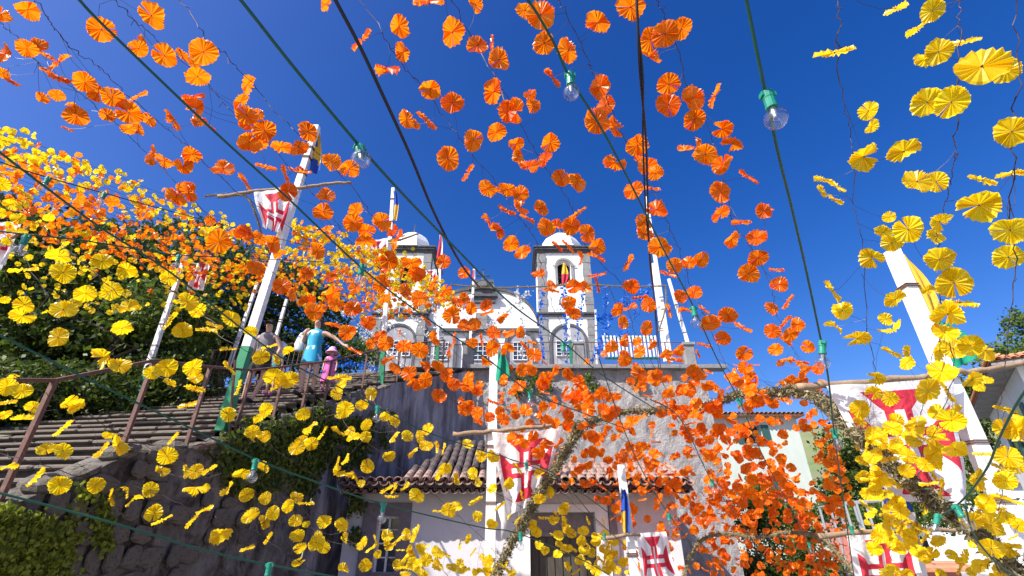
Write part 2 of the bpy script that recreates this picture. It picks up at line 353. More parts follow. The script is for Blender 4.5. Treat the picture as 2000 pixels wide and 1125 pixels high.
# ---- stairs
st = empty('stone_stairs', (-5.6,4,1.6)); tag(st, 'wide flight of worn stone steps with pale rounded nosings climbing beside the trees', 'stairs')
def lin(Y): return .2 + .4376 * (Y - 4.0)
seg = MB(); seg.lathe((0,0,0), [(.3,-.5),(.5,-.47),(.5,.47),(.3,.5)], n=8, ax=(1,0,0)); so = seg.build('nosing', M_step); NOS = so.data; bpy.data.objects.remove(so)
k = 0; Yk = 2.6
while Yk < 14.2:
    h = lin(Yk); xr = wtop(min(max(Yk,2.4),13))[0] - .18; sk = .14
    x = xr; xl = -7.7 if Yk < 8 else -7.7 + (Yk-8)*.2
    rb = MB(); x0, x1 = xl-.5, xr
    def yy(X): return Yk - sk*(X+3.9)
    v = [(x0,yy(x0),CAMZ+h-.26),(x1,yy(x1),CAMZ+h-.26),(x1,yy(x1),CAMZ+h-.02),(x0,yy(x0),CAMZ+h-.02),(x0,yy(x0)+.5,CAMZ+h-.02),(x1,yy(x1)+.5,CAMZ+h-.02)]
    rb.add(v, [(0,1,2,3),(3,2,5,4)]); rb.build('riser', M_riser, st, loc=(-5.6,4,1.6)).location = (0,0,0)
    while x > xl:
        L_ = r_.uniform(.45,1.0); c = Vector((x-L_/2, yy(x-L_/2)-.01+r_.uniform(-.012,.012), CAMZ+h-.035+r_.uniform(-.012,.012)))
        M = Matrix.Translation(c - Vector((-5.6,4,1.6))) @ Matrix.Rotation(-math.atan(sk)+r_.uniform(-.012,.012),4,'Z') @ Matrix.Diagonal((L_*.985, .12, r_.uniform(.048,.066), 1))
        inst('nosing', NOS, M, st); x -= L_
    Yk += .365; k += 1
# ---- iron railing along the stairs (right side) and on the far side
def railing(name, pts, hgt, label, pr=.022, braces=(), mids=0, bars=0):
    root = empty(name, pts[0]); tag(root, label, 'railing'); L0 = Vector(pts[0])
    for p in pts:
        m = MB(); p = Vector(p); m.bar(p, p+Vector((0,0,hgt)), pr*1.25, 4); m.build('post', M_rust, root, loc=L0).location = (0,0,0)
    for a, c in zip(pts, pts[1:]):
        m = MB(); a = Vector(a); c = Vector(c); up = Vector((0,0,hgt)); m.bar(a+up, c+up, pr*.85, 6); m.build('rail', M_rust, root, loc=L0).location = (0,0,0)
        if bars:
            m = MB(); m.bar(a+up*.12, c+up*.12, pr*.5, 4)
            for i in range(1, bars+1):
                q = a.lerp(c, i/(bars+1)); m.bar(q+up*.12, q+up, pr*.42, 4)
            m.build('balusters', M_rust, root, loc=L0).location = (0,0,0)
    for (a, c) in braces:
        m = MB(); m.bar(a, c, pr*.8, 4); m.build('brace', M_rust, root, loc=L0).location = (0,0,0)
    return root
pts = []
Y = 3.05
while Y < 12.9:
    x0, h0 = wtop(Y); pts.append((x0-.04, Y, CAMZ+h0-.05)); Y += .95
q = wtop(6.85); q2 = wtop(5.95)
railing('stair_railing', pts, 1.06, 'thin brown iron railing on the wall edge along the stairs', braces=[((q[0]-.02,6.7,CAMZ+q[1]),(q2[0]-.02,6.35,CAMZ+q2[1]+1.25)), ((q[0]+.1,6.75,CAMZ+q[1]),(q2[0]+.1,5.9,CAMZ+q2[1]))])
railing('far_railing', [(-6.9,10.4,CAMZ+2.9),(-6.5,11.8,CAMZ+3.5),(-6.1,13.2,CAMZ+4.2)], 1.0, 'rusty barred railing on the far side of the stairs in front of the trees', bars=7)
# ---- main wall, coping and terrace railing
mw = MB(); nx, nz = 60, 40; X0, X1 = -1.15, 5.56; r2 = random.Random(2)
for j in range(nz+1):
    for i in range(nx+1):
        mw.v.append((X0+(X1-X0)*i/nx, 13.3 + r2.uniform(-.012,.012)+.02*math.sin(i*.7+j*.5), (CAMZ+4.38)*j/nz))
for j in range(nz):
    for i in range(nx): a = j*(nx+1)+i; mw.f.append((a,a+1,a+nx+2,a+nx+1)); mw.m.append(0)
o = len(mw.v); mw.v += [(X1,13.3,0),(X1,13.3,CAMZ+4.38),(X1+.6,24,0),(X1+.6,24,CAMZ+4.38)]; mw.f.append((o,o+2,o+3,o+1)); mw.m.append(0)
mwo = tag(mw.build('terrace_wall', M_wall), 'tall sunlit grey rubble wall holding up the church terrace', 'wall')
cop = MB(); cop.box((-.5,-.5,-.5),(.5,.5,.5)); co = cop.build('coping_block', M_cstone); CB = co.data; bpy.data.objects.remove(co)
x = -1.3
while x < 5.6:
    L_ = r_.uniform(.5,.8); inst('coping_block', CB, Matrix.Translation((x+L_/2, 13.27+r_.uniform(-.01,.01), CAMZ+4.43)) @ Matrix.Diagonal((L_*.985,.36,.11,1)), mwo); x += L_
railing('terrace_railing', [(-3.2,13.6,CAMZ+4.3),(-1.9,13.6,CAMZ+4.42),(-.6,13.5,CAMZ+4.42),(.75,13.45,CAMZ+4.45),(2.1,13.45,CAMZ+4.45),(3.4,13.45,CAMZ+4.45),(4.6,13.45,CAMZ+4.45),(5.45,13.45,CAMZ+4.45)], .85, 'thin brown iron railing along the church terrace on top of the tall wall', pr=.016, bars=8)
m = MB(); c = at(1347,705,13.35); m.box((c.x-.14,13.2,TZ),(c.x+.14,13.5,TZ+.72)); m.box((c.x-.18,13.16,TZ+.72),(c.x+.18,13.54,TZ+.8)); tag(m.build('stone_pillar', M_cstone), 'short stone pillar at the right end of the terrace railing', 'pillar')
m = MB(); c = at(1130,690,13.35); m.box((c.x-.14,13.2,TZ),(c.x+.14,13.5,TZ+.75)); m.box((c.x-.17,13.17,TZ+.75),(c.x+.17,13.53,TZ+.82)); tag(m.build('stone_pillar', M_cstone), 'short stone pillar in the terrace railing below the clock tower', 'pillar')
m = MB(); c = at(915,690,13.45); m.box((c.x-.16,13.3,TZ-.1),(c.x+.16,13.65,TZ+.8)); m.box((c.x-.2,13.26,TZ+.8),(c.x+.2,13.69,TZ+.88)); tag(m.build('stone_pillar', M_cstone), 'mossy stone pillar at the left end of the terrace by the stair head', 'pillar')
# white and green slatted bench-like barrier on the terrace
br = empty('slatted_barrier', at(1180,705,14)); tag(br, 'green framed barrier with white upright slats on the terrace beside the clock tower', 'barrier')
pa, pb_ = at(1182,700,14), at(1285,700,14); LB = br.location.copy()
for zz in (0,.7):
    m = MB(); m.bar((pa.x,14,pa.z+zz),(pb_.x,14,pa.z+zz),.035,4); m.build('frame_rail', M_green, br, loc=LB).location=(0,0,0)
for i in range(15):
    x = pa.x+(pb_.x-pa.x)*i/14; m = MB(); m.box((x-.028,13.95,pa.z+.04),(x+.028,13.98,pa.z+.74)); m.build('slat', M_white, br, loc=LB).location=(0,0,0)
# ================================================================ CHURCH (faces the camera, 22 m away)
CY = 22.0
M_recess = mat('shaded_white', (.36, .36, .39), .9, c2=(.25, .25, .28), scale=2)  # church white greyed, the shade inside the arches put into the colour
ch = empty('church', (-1,CY,TZ)); tag(ch, 'white church with grey stone trim, two domed bell towers and a gabled centre', 'church')
LC = Vector((-1,CY,TZ))
def cp(mb, name, m, smooth=False, parent=None):
    o = mb.build(name, m, parent or ch, smooth, loc=LC)
    if parent is None: o.location = (0,0,0)
    else: o.location = LC - LC
    return o
def H(y): return at(1000,y,CY).z
def arch(mb, cx, y, z0, zs, w, ring, dep, n=10, m=0):
    """arched surround: jambs and a ring of voussoir faces, proud of the wall"""
    mb.box((cx-w-ring,y-dep,z0),(cx-w,y,zs),m); mb.box((cx+w,y-dep,z0),(cx+w+ring,y,zs),m)
    for i in range(n):
        a0 = math.pi*i/n; a1 = math.pi*(i+1)/n; q = []
        for (rr) in (w, w+ring):
            for a in (a0, a1): q.append((cx+rr*math.cos(a), zs+rr*math.sin(a)))
        vs = [(p[0], y-dep, p[1]) for p in q] + [(p[0], y, p[1]) for p in q]
        mb.add(vs, [(0,2,3,1),(4,5,7,6),(2,6,7,3),(0,1,5,4)], m)
def archfill(mb, cx, y, z0, zs, w, n=10, m=0):
    vs = [(cx-w,y,z0),(cx+w,y,z0)] + [(cx+w*math.cos(math.pi*i/n), y, zs+w*math.sin(math.pi*i/n)) for i in range(n+1)]
    mb.add(vs, [tuple(range(len(vs)))], m)
def window(cx, y, z0, z1, w, par, arched=False, cols=2, rows=3):
    f = MB(); t = .035
    f.box((cx-w,y-.03,z0),(cx-w+t,y+.02,z1)); f.box((cx+w-t,y-.03,z0),(cx+w,y+.02,z1)); f.box((cx-w+t,y-.03,z0),(cx+w-t,y+.02,z0+t)); f.box((cx-w+t,y-.03,z1-t),(cx+w-t,y+.02,z1))
    for i in range(1,cols): x = cx-w+2*w*i/cols; f.box((x-.014,y-.025,z0+t),(x+.014,y+.01,z1-t))
    for j in range(1,rows): zz = z0+(z1-z0)*j/rows; f.box((cx-w+t,y-.023,zz-.012),(cx+w-t,y+.009,zz+.012))
    fo = f.build('window', M_white, par, loc=LC if par is ch else par.location); fo.location = (0,0,0)
    g_ = MB(); g_.add([(cx-w,y+.015,z0),(cx+w,y+.015,z0),(cx+w,y+.015,z1),(cx-w,y+.015,z1)], [(0,1,2,3)]); go = g_.build('pane', M_glass, fo, loc=LC if par is ch else par.location); go.location = (0,0,0)
def dome(cx, cy, z, w, hd, name):
    m = MB(); pr = [(1.18,0),(1.18,.05),(1.12,.06)]
    k = w/2*1.0
    m.lathe((cx,cy,z), [(k*1.25,0),(k*1.22,.1),(k*1.12,.16),(k*1.1,hd*.2),(k*1.0,hd*.45),(k*.8,hd*.72),(k*.5,hd*.92),(k*.18,hd),(.04,hd+.03)], n=8)
    o = cp(m, name, M_church); 
    f = MB(); f.lathe((cx,cy,z+hd), [(.1,0),(.05,.08),(.11,.2),(.04,.32),(.02,.5)], n=8, m=0); f.bar((cx-.13,cy,z+hd+.62),(cx+.13,cy,z+hd+.62),.02,4); f.bar((cx,cy,z+hd+.4),(cx,cy,z+hd+.78),.02,4)
    cp(f, 'finial', M_cdark)
def tower(x0, x1, clock, face):
    cx = (x0+x1)/2; dp = x1-x0; zt = H(494); zm = H(613); z0 = TZ; ph = .36
    m = MB(); y0 = CY
    # body with a belfry opening through the front
    bw = .36; bz0 = H(556) if face else H(556); bzs = H(520)
    m.box((x0,y0,z0),(x1,y0+dp,zm)); 
    m.box((x0,y0,zm),(x1,y0+dp,bz0)); m.box((x0,y0,bz0),(cx-bw,y0+dp,bzs)); m.box((cx+bw,y0,bz0),(x1,y0+dp,bzs)); m.box((x0,y0+.35,bz0),(x1,y0+.36,zt)) if False else None
    n = 10; 
    for i in range(n):                                  # spandrel above the arch
        a0 = math.pi*i/n; a1 = math.pi*(i+1)/n
        pa_ = (cx+bw*math.cos(a0), bzs+bw*math.sin(a0)); pb2 = (cx+bw*math.cos(a1), bzs+bw*math.sin(a1))
        m.add([(pa_[0],y0,pa_[1]),(pa_[0],y0,zt),(pb2[0],y0,zt),(pb2[0],y0,pb2[1]),(pa_[0],y0+.4,pa_[1]),(pb2[0],y0+.4,pb2[1])], [(0,1,2,3),(0,3,5,4)])
    m.box((x0,y0,bzs),(cx-bw,y0+dp,zt)); m.box((cx+bw,y0,bzs),(x1,y0+dp,zt)); m.box((cx-bw,y0+.9,bz0),(cx+bw,y0+1.0,zt))
    cp(m, 'tower_body', M_church)
    for (a, c) in ((x0-.05,x0+ph),(x1-ph,x1+.05)):
        zz = z0; i = 0
        while zz < zt-.05:                              # coursed quoins, a stone each
            zn = min(zz+.42, zt); o_ = .012*(i%2); xo = a-o_ if a < cx else c+o_; xi = c+.025*(i%2) if a < cx else a-.025*(i%2)
            pl = MB(); xa_, xb_ = min(xo,xi), max(xo,xi)
            xe, xf = (xa_, a+.045) if a < cx else (c-.045, xb_)
            vs = [(xa_,y0-.05-o_),(xb_,y0-.05-o_),(xb_,y0-.002)] + ([(xf,y0-.002),(xf,y0+ph),(xe,y0+ph)] if a < cx else [(xb_,y0+ph),(xe,y0+ph),(xe,y0-.002),(xa_,y0-.002)])
            n_ = len(vs); pl.add([(p[0],p[1],zz+.008) for p in vs]+[(p[0],p[1],zn-.008) for p in vs], [tuple(reversed(range(n_))),tuple(range(n_,2*n_))]+[(q,(q+1)%n_,n_+(q+1)%n_,n_+q) for q in range(n_)])
            cp(pl, 'quoin_stone', M_cstone); zz = zn; i += 1
    c_ = MB(); c_.box((x0-.16,y0-.16,zm-.05),(x1+.16,y0+dp+.1,zm+.04)); c_.box((x0-.1,y0-.1,zm-.16),(x1+.1,y0+dp+.05,zm-.055)); cp(c_, 'cornice', M_cdark)
    c_ = MB(); c_.box((x0-.1,y0-.1,zt),(x1+.1,y0+dp+.1,zt+.13)); c_.box((x0-.2,y0-.2,zt+.132),(x1+.2,y0+dp+.2,zt+.25)); c_.box((x0-.26,y0-.26,zt+.252),(x1+.26,y0+dp+.26,zt+.32)); cp(c_, 'cornice', M_cdark)
    dome(cx, y0+dp/2-.35, zt+.32, dp*.84, 1.45, 'dome')
    a_ = MB(); arch(a_, cx, y0-.001, bz0, bzs, bw, .13, .06); a_.box((cx-bw-.26,y0-.08,bzs-.06),(cx-bw,y0-.062,bzs+.02)); a_.box((cx+bw,y0-.08,bzs-.06),(cx+bw+.26,y0-.062,bzs+.02)); cp(a_, 'belfry_arch', M_cstone)
    bl = MB(); bl.lathe((cx,y0+.5,bz0+.25), [(.24,0),(.2,.08),(.14,.25),(.11,.36),(.02,.42)], n=12); bl.bar((cx-bw,y0+.5,bz0+.7),(cx+bw,y0+.5,bz0+.7),.04,4); cp(bl, 'bell', M_cdark, True)
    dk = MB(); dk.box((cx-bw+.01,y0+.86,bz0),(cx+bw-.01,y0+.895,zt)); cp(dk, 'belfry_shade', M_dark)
    if clock:
        k = MB(); zc = H(590); k.lathe((cx-.0,y0-.06,zc), [(.36,-.03),(.36,.02),(.3,.05)], n=24, ax=(0,-1,0)); ko = cp(k, 'clock', M_cdark)
        k = MB(); k.lathe((cx,y0-.115,zc), [(.29,0),(.29,.006)], n=24, ax=(0,-1,0)); cp(k, 'clock_face', M_church)
        k = MB()
        for i in range(12):
            a = math.pi*i/6; d_ = Vector((math.sin(a),0,math.cos(a))); c0 = Vector((cx,y0-.125,zc)); k.bar(c0+d_*.2, c0+d_*.27, .012, 4)
        k.bar((cx,y0-.13,zc),(cx-.08,y0-.13,zc+.12),.012,4); k.bar((cx,y0-.13,zc),(cx+.17,y0-.13,zc-.08),.009,4); cp(k, 'clock_marks', M_cdark)
    else:
        zc = H(612)+.18
    return cx
TL = tower(-6.95,-4.4,False,True); TR = tower(1.42,4.15,True,True)
# octagonal window below left tower's cornice
zc = H(640)+.55; zc = H(612)
for (cx_) in (TL-.05,):
    m = MB(); m.lathe((cx_,CY-.03,zc+.0), [(.42,-.02),(.42,.03),(.3,.06)], n=8, ax=(0,-1,0)); cp(m, 'oculus_surround', M_cstone)
    m = MB(); m.lathe((cx_,CY-.1,zc), [(.27,0),(.27,.01)], n=8, ax=(0,-1,0)); cp(m, 'oculus_pane', M_glass)
    m = MB(); m.bar((cx_-.27,CY-.125,zc),(cx_+.27,CY-.125,zc),.02,4); m.bar((cx_,CY-.125,zc-.27),(cx_,CY-.125,zc+.27),.02,4); cp(m, 'oculus_bars', M_white)
# centre facade
zg = H(566); m = MB()
m.box((-4.4,CY+.25,TZ),(1.42,CY+8,H(640)))
prof = []; gx = -1.55
def gz(x):                                              # curved gable line
    d = abs(x-gx)
    if d < .55: return H(545)
    if d > 2.9: return H(640)
    f = (d-.55)/2.35; return H(640)+(H(560)-H(640))*math.sqrt(max(0,1-f*f))
xs = [-4.4+5.82*i/48 for i in range(49)]
for xa, xb in zip(xs, xs[1:]):
    za, zb = gz(xa), gz(xb); zq = H(640)
    m.add([(xa,CY+.2,zq-.01),(xb,CY+.2,zq-.01),(xb,CY+.2,zb),(xa,CY+.2,za),(xa,CY+.6,zq),(xb,CY+.6,zq),(xb,CY+.6,zb),(xa,CY+.6,za)], [(0,1,2,3),(5,4,7,6),(3,2,6,7)])
cp(m, 'facade', M_church)
m = MB()
for xa, xb in zip(xs, xs[1:]):
    za, zb = gz(xa)+.03, gz(xb)+.03
    m.add([(xa,CY+.1,za-.17),(xb,CY+.1,zb-.17),(xb,CY+.1,zb),(xa,CY+.1,za),(xa,CY+.7,za),(xb,CY+.7,zb),(xa,CY+.2,za-.17),(xb,CY+.2,zb-.17)], [(0,1,2,3),(3,2,5,4),(1,0,6,7)])
cp(m, 'gable_trim', M_cdark)
m = MB(); zc = H(580); gw = .68
m.box((gx-gw,CY,zc-.3),(gx+gw,CY+.9,zc-.0)); m.box((gx-gw-.12,CY-.12,zc),(gx+gw+.12,CY+1,zc+.14)); m.box((gx-gw+.1,CY-.02,zc+.14),(gx+gw-.1,CY+.85,zc+.42)); m.box((gx-gw-.02,CY-.1,zc+.42),(gx+gw+.02,CY+.95,zc+.54))
m.lathe((gx,CY+.35,zc+.54), [(gw*.95,0),(gw*.8,.2),(gw*.45,.42),(.16,.55),(.1,.75)], n=8)
cp(m, 'pediment', M_cdark)
m = MB(); c0 = Vector((gx,CY+.3,zc+1.25)); m.bar(c0-Vector((0,0,.3)),c0+Vector((0,0,.55)),.04,4); m.bar(c0+Vector((-.3,0,.18)),c0+Vector((.3,0,.18)),.04,4)
for d_ in ((-.3,.18),(.3,.18),(0,.55)): m.lathe(c0+Vector((d_[0],0,d_[1]-.05)), [(.02,0),(.08,.05),(.02,.1)], n=6)
cp(m, 'roof_cross', M_cdark)
m = MB(); m.box((gx-.3,CY+.0,H(625)-.5),(gx+.3,CY+.18,H(625)+.4)); cp(m, 'niche', M_cstone)
zs1 = H(668)
for cx_ in (-3.5,-1.55,.4):
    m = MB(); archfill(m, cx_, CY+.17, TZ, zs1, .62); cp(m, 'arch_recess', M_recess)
    m = MB(); arch(m, cx_, CY+.2, TZ, zs1, .62, .16, .12); cp(m, 'arch_surround', M_cdark)
    window(cx_, CY+.13, zs1-.9, zs1+.05, .36, ch, cols=3, rows=4)
for cx_ in (TL, TR):
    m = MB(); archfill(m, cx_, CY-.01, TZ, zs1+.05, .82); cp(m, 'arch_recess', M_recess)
    m = MB(); arch(m, cx_, CY-.001, TZ, zs1+.05, .82, .12, .07); cp(m, 'arch_surround', M_cdark)
    window(cx_-.25, CY-.05, zs1-.75, zs1+.05, .38, ch, cols=3, rows=4); window(cx_+.5, CY-.05, zs1-.75, zs1+.05, .2, ch, cols=2, rows=4)
m = MB(); m.box((-4.38,CY+.05,H(646)),(1.4,CY+.199,H(640))); cp(m, 'string_course', M_cdark)
# ================================================================ SMALL HOUSE under the wall
hs = empty('small_house', (0,10.2,0)); tag(hs, 'small whitewashed house with a terracotta tile roof built against the tall wall', 'house'); LH = Vector((0,10.2,0))
def hp(mb, name, m, smooth=False): o = mb.build(name, m, hs, smooth, loc=LH); o.location = (0,0,0); return o
ez = CAMZ+.93; hx0, hx1 = -3.2, 3.2
def hX(x, y=1050): return at(x, y, 10.2).x
def hZ(y): return at(1000, y, 10.2).z
wx0, wx1, wz1, wz0 = hX(733), hX(777), hZ(1008), hZ(1118); dx0, dx1, dz1 = hX(1035), hX(1165), hZ(1000)
m = MB(); yb = 10.2
m.box((hx0,yb,0),(wx0,yb+.3,ez)); m.box((wx0,yb,wz1),(wx1,yb+.3,ez)); m.box((wx0,yb,0),(wx1,yb+.3,wz0)); m.box((wx1,yb,0),(dx0,yb+.3,ez)); m.box((dx0,yb,dz1),(dx1,yb+.3,ez)); m.box((dx1,yb,0),(hx1,yb+.3,ez)); m.box((hx1-.3,yb+.301,0),(hx1,13.25,ez)); m.box((hx0,yb+.301,0),(hx0+.3,12,ez))
hp(m, 'wall', M_house)
m = MB(); sx0, sx1 = hX(705), hX(800); zt = hZ(982)
m.box((sx0,yb-.04,wz0-.25),(wx0,yb-.002,zt)); m.box((wx1,yb-.04,wz0-.25),(sx1,yb-.002,zt)); m.box((wx0,yb-.04,wz1),(wx1,yb-.002,zt)); m.box((wx0,yb-.06,wz0-.25),(wx1,yb-.002,wz0)); hp(m, 'window_surround', M_sur)
m = MB(); t = .04; y_ = yb+.14
m.box((wx0,y_,wz0),(wx0+t,y_+.04,wz1)); m.box((wx1-t,y_,wz0),(wx1,y_+.04,wz1)); m.box((wx0,y_+.001,wz1-t),(wx1,y_+.039,wz1)); m.box(((wx0+wx1)/2-.02,y_,wz0),((wx0+wx1)/2+.02,y_+.04,wz1))
for i in range(1,4): zz = wz0+(wz1-wz0)*i/4; m.box((wx0+t,y_+.005,zz-.012),(wx1-t,y_+.035,zz+.012))
fo = hp(m, 'window', M_white); m = MB(); m.add([(wx0,y_+.05,wz0),(wx1,y_+.05,wz0),(wx1,y_+.05,wz1),(wx0,y_+.05,wz1)],[(0,1,2,3)]); po = m.build('pane', M_glass, fo, loc=LH); po.location=(0,0,0)
m = MB(); a0, a1, zt = hX(1012), hX(1190), hZ(985)
m.box((a0,yb-.05,0),(dx0,yb-.002,zt)); m.box((dx1,yb-.05,0),(a1,yb-.002,zt)); m.box((dx0,yb-.05,dz1),(dx1,yb-.002,zt)); hp(m, 'door_surround', M_church)
m = MB(); m.box((a1+.02,yb-.07,0),(hX(1206),yb-.002,ez-.1)); hp(m, 'pilaster', M_sur)
m = MB(); m.box((dx0,yb+.2,0),(dx1,yb+.24,dz1-.42)); do = hp(m, 'door', M_door)
for i in range(8):
    xa = dx0+.03+(dx1-dx0-.06)*i/8; m = MB(); m.box((xa,yb+.17,0),(xa+(dx1-dx0-.06)/8-.02,yb+.199,dz1-.44)); q = m.build('plank', M_door, do, loc=LH); q.location=(0,0,0)
m = MB(); m.box((dx0,yb+.16,dz1-.42),(dx1,yb+.24,dz1-.34)); m.box((dx0,yb+.2,dz1-.34),(dx1,yb+.23,dz1)); hp(m, 'transom', M_sur)
# roofs
ov = .5; ry0, ry1 = yb-ov, 11.9; rz0, rz1 = ez+.03, CAMZ+2.02
m = MB(); xa, xb = -2.1, -1.15; r0 = Vector((hx0-.1,ry0,rz0)); 
m.add([(-2.15,ry0,rz0),(.9,ry0,rz0),(.9,ry1,rz1),(-1.35,ry1,rz1),(hx0-.05,ry1,rz0+.1),(hx0-.05,ry0,rz0)], [(0,1,2,3),(0,3,4,5)])
m.add([(hx0-.05,ry0,rz0-.07),(hx1+.2,ry0,rz0-.07),(hx1+.2,yb,rz0-.07),(hx0-.05,yb,rz0-.07)], [(0,1,2,3)]); m.add([(hx0-.05,ry0,rz0-.07),(hx1+.2,ry0,rz0-.07),(hx1+.2,ry0,rz0-.001),(hx0-.05,ry0,rz0-.001)], [(0,1,2,3)])
m.add([(.9,ry0,rz0),(hx1+.2,ry0,rz0),(hx1+.2,10.9,rz0+.42),(.9,10.9,rz0+.42),(.9,ry1,rz1)], [(0,1,2,3)]); m.add([(.9,10.9,rz0+.42),(hx1+.2,10.9,rz0+.42),(hx1+.2,13.3,rz0+.5),(.9,13.3,rz0+.5)], [(0,1,2,3)])
rf = hp(m, 'roof', M_tileb)
def tilemesh(up, mt):
    b = MB(); n = 6; vs = []
    for (yy_, rr) in ((0,.085),(.42,.068)):
        for k_ in (1,.82):
            for i in range(n+1):
                a = math.pi*i/n; vs.append((rr*k_*math.cos(a), yy_, rr*k_*math.sin(a)*(1 if up else -1)*.9))
    q = n+1; fs = []
    for i in range(n): fs += [(i,i+1,2*q+i+1,2*q+i),(q+i,q+i+1,i+1,i),(3*q+i,3*q+i+1,q+i+1,q+i)]
    b.add(vs, fs); o = b.build('tile', mt); me = o.data; bpy.data.objects.remove(o); return me
TU, TDn, TUd = tilemesh(True, M_tile), tilemesh(False, M_tile), tilemesh(True, M_tileb)
sl = math.atan2(rz1-rz0, ry1-ry0); sl2 = math.atan2(.42, 10.9-ry0)
x = hx0; i = 0
while x < hx1+.2:
    a = (sl if x > -2.1 else .06) if x < .9 else sl2; j = r_.uniform(-.012,.012)
    inst('tile', TU, Matrix.Translation((x+j, ry0-.06-LH.y+r_.uniform(-.015,.015), rz0+.05)) @ Matrix.Rotation(a,4,'X'), hs)
    inst('tile', TDn, Matrix.Translation((x+.085+j, ry0-.1-LH.y, rz0+.03)) @ Matrix.Rotation(a,4,'X'), hs)
    inst('tile', TDn, Matrix.Translation((x+r_.uniform(-.01,.01), ry0-.0-LH.y, rz0-.1)) @ Matrix.Rotation(.05,4,'X'), hs)
    inst('tile', TU, Matrix.Translation((x+.085, ry0+.04-LH.y, rz0-.115)) @ Matrix.Rotation(.05,4,'X'), hs)
    x += .175; i += 1
x = hx0
while x < .9:
    for k_ in range(1,7):
        yk = ry0+.32*k_; zk = rz0+math.tan(sl)*(yk-ry0)
        if x > -2.1 + (yk-ry0)*.34 and yk < ry1-.15: inst('tile', TUd, Matrix.Translation((x+r_.uniform(-.01,.01), yk-LH.y, zk+.035)) @ Matrix.Rotation(sl+.03,4,'X'), hs)
    x += .175
x = .95
while x < hx1+.2:
    for k_ in range(1,4): yk = ry0+.32*k_; inst('tile', TU, Matrix.Translation((x+r_.uniform(-.01,.01), yk-LH.y, rz0+math.tan(sl2)*(yk-ry0)+.035)) @ Matrix.Rotation(sl2+.03,4,'X'), hs)
    x += .175
# ================================================================ MINT HOUSE
mh = empty('mint_house', (12.5,25,0)); tag(mh, 'pale mint green house with dark open windows and a low tile roof', 'house'); LM = Vector((12.5,25,0))
def mp(mb, name, m, par=None): o = mb.build(name, m, par or mh, loc=LM); o.location = (0,0,0); return o
mx0, mx1 = 9.4, at(1553,815,25).x; mz = at(1500,815,25).z
wins = [(at(1452,850,25).x, at(1490,850,25).x, at(1470,866,25).z, at(1470,830,25).z), (at(1472,950,25).x, at(1505,950,25).x, at(1490,985,25).z, at(1490,930,25).z)]
m = MB(); xs_ = [mx0, wins[0][0], wins[0][1], mx1]
m.box((mx0,25,0),(min(w_[0] for w_ in wins),31,mz)); m.box((max(w_[1] for w_ in wins),25,0),(mx1,31,mz))
lo, hi = min(w_[0] for w_ in wins), max(w_[1] for w_ in wins)
m.box((lo,25,wins[0][3]),(hi,31,mz)); m.box((lo,25,wins[1][3]),(hi,31,wins[0][2])); m.box((lo,25,0),(hi,31,wins[1][2]))
for (a, c, z0, z1) in wins:
    if a > lo: m.box((lo,25,z0),(a,31,z1))
    if c < hi: m.box((c,25,z0),(hi,31,z1))
    if True: m.box((a,25.5,z0),(c,25.6,z1))
mp(m, 'wall', M_mint)
for (a, c, z0, z1) in wins:
    m = MB(); m.box((a,25.45,z0),(c,25.49,z1)); wo = mp(m, 'window', M_dark)
    m = MB(); m.box((c-.02,24.95,z0),(c+.35,24.99,z1)); mp(m, 'shutter', M_shut, wo)
    m = MB(); m.box((a-.35,24.95,z0),(a-.02,24.99,z1)); mp(m, 'shutter', M_shut, wo)
    m = MB(); m.box((a-.1,24.96,z0-.1),(c+.1,25.02,z0)); mp(m, 'sill', M_cstone, wo)
m = MB(); m.box((mx0-.3,24.6,mz),(mx1+.3,31.3,mz+.07)); rr = mp(m, 'roof', M_tilen)
m = MB(); m.add([(mx0-.3,24.6,mz+.07),(mx1+.3,24.6,mz+.07),(mx1-2,28,mz+1.0),(mx0+2,28,mz+1.0),(mx1+.3,31.3,mz+.07)],[(0,1,2,3),(1,4,2)]); mp(m, 'roof_slope', M_tilen, rr)
x = mx0-.3
while x < mx1+.3:
    inst('tile', TU, Matrix.Translation((x-LM.x, 24.5-LM.y, mz+.1)) @ Matrix.Diagonal((1.3,1.3,1.1,1)), mh); x += .23
# ================================================================ RIGHT HOUSE
Cn = at(1936,711,14); ax1 = Vector((.606,.795,0)); ax2 = Vector((.795,-.606,0)); ez2 = Cn.z
rh = empty('white_house', (Cn.x+2,Cn.y+2,0)); tag(rh, 'white house at the right edge with orange tile eaves and grey shutters', 'house'); LR = Vector((Cn.x+2,Cn.y+2,0))
def q3(a, c, z): p = Cn + ax1*a + ax2*c; return (p.x, p.y, z)
def obox(mb, a0, a1, c0, c1, z0, z1):
    vs = [q3(a,c,z) for z in (z0,z1) for (a,c) in ((a0,c0),(a0,c1),(a1,c1),(a1,c0))]
    mb.add(vs, [(0,1,2,3),(4,7,6,5),(0,4,5,1),(1,5,6,2),(2,6,7,3),(3,7,4,0)])
def rp(mb, name, m, par=None): o = mb.build(name, m, par or rh, loc=LR); o.location = (0,0,0); return o
m = MB(); obox(m, .6,9,.6,9,0,ez2-.05); rp(m, 'wall', M_church)
m = MB(); obox(m, 0,9.5,0,9.5,ez2-.04,ez2+.05); rp(m, 'soffit', M_cstone)
m = MB(); m.add([q3(-.05,-.05,ez2+.06),q3(9.5,-.05,ez2+.06),q3(5.5,4.5,ez2+1.9),q3(4.5,4.5,ez2+1.9),q3(-.05,9.5,ez2+.06)],[(0,3,2,1),(0,4,3)]); rp(m, 'roof', M_tilen)
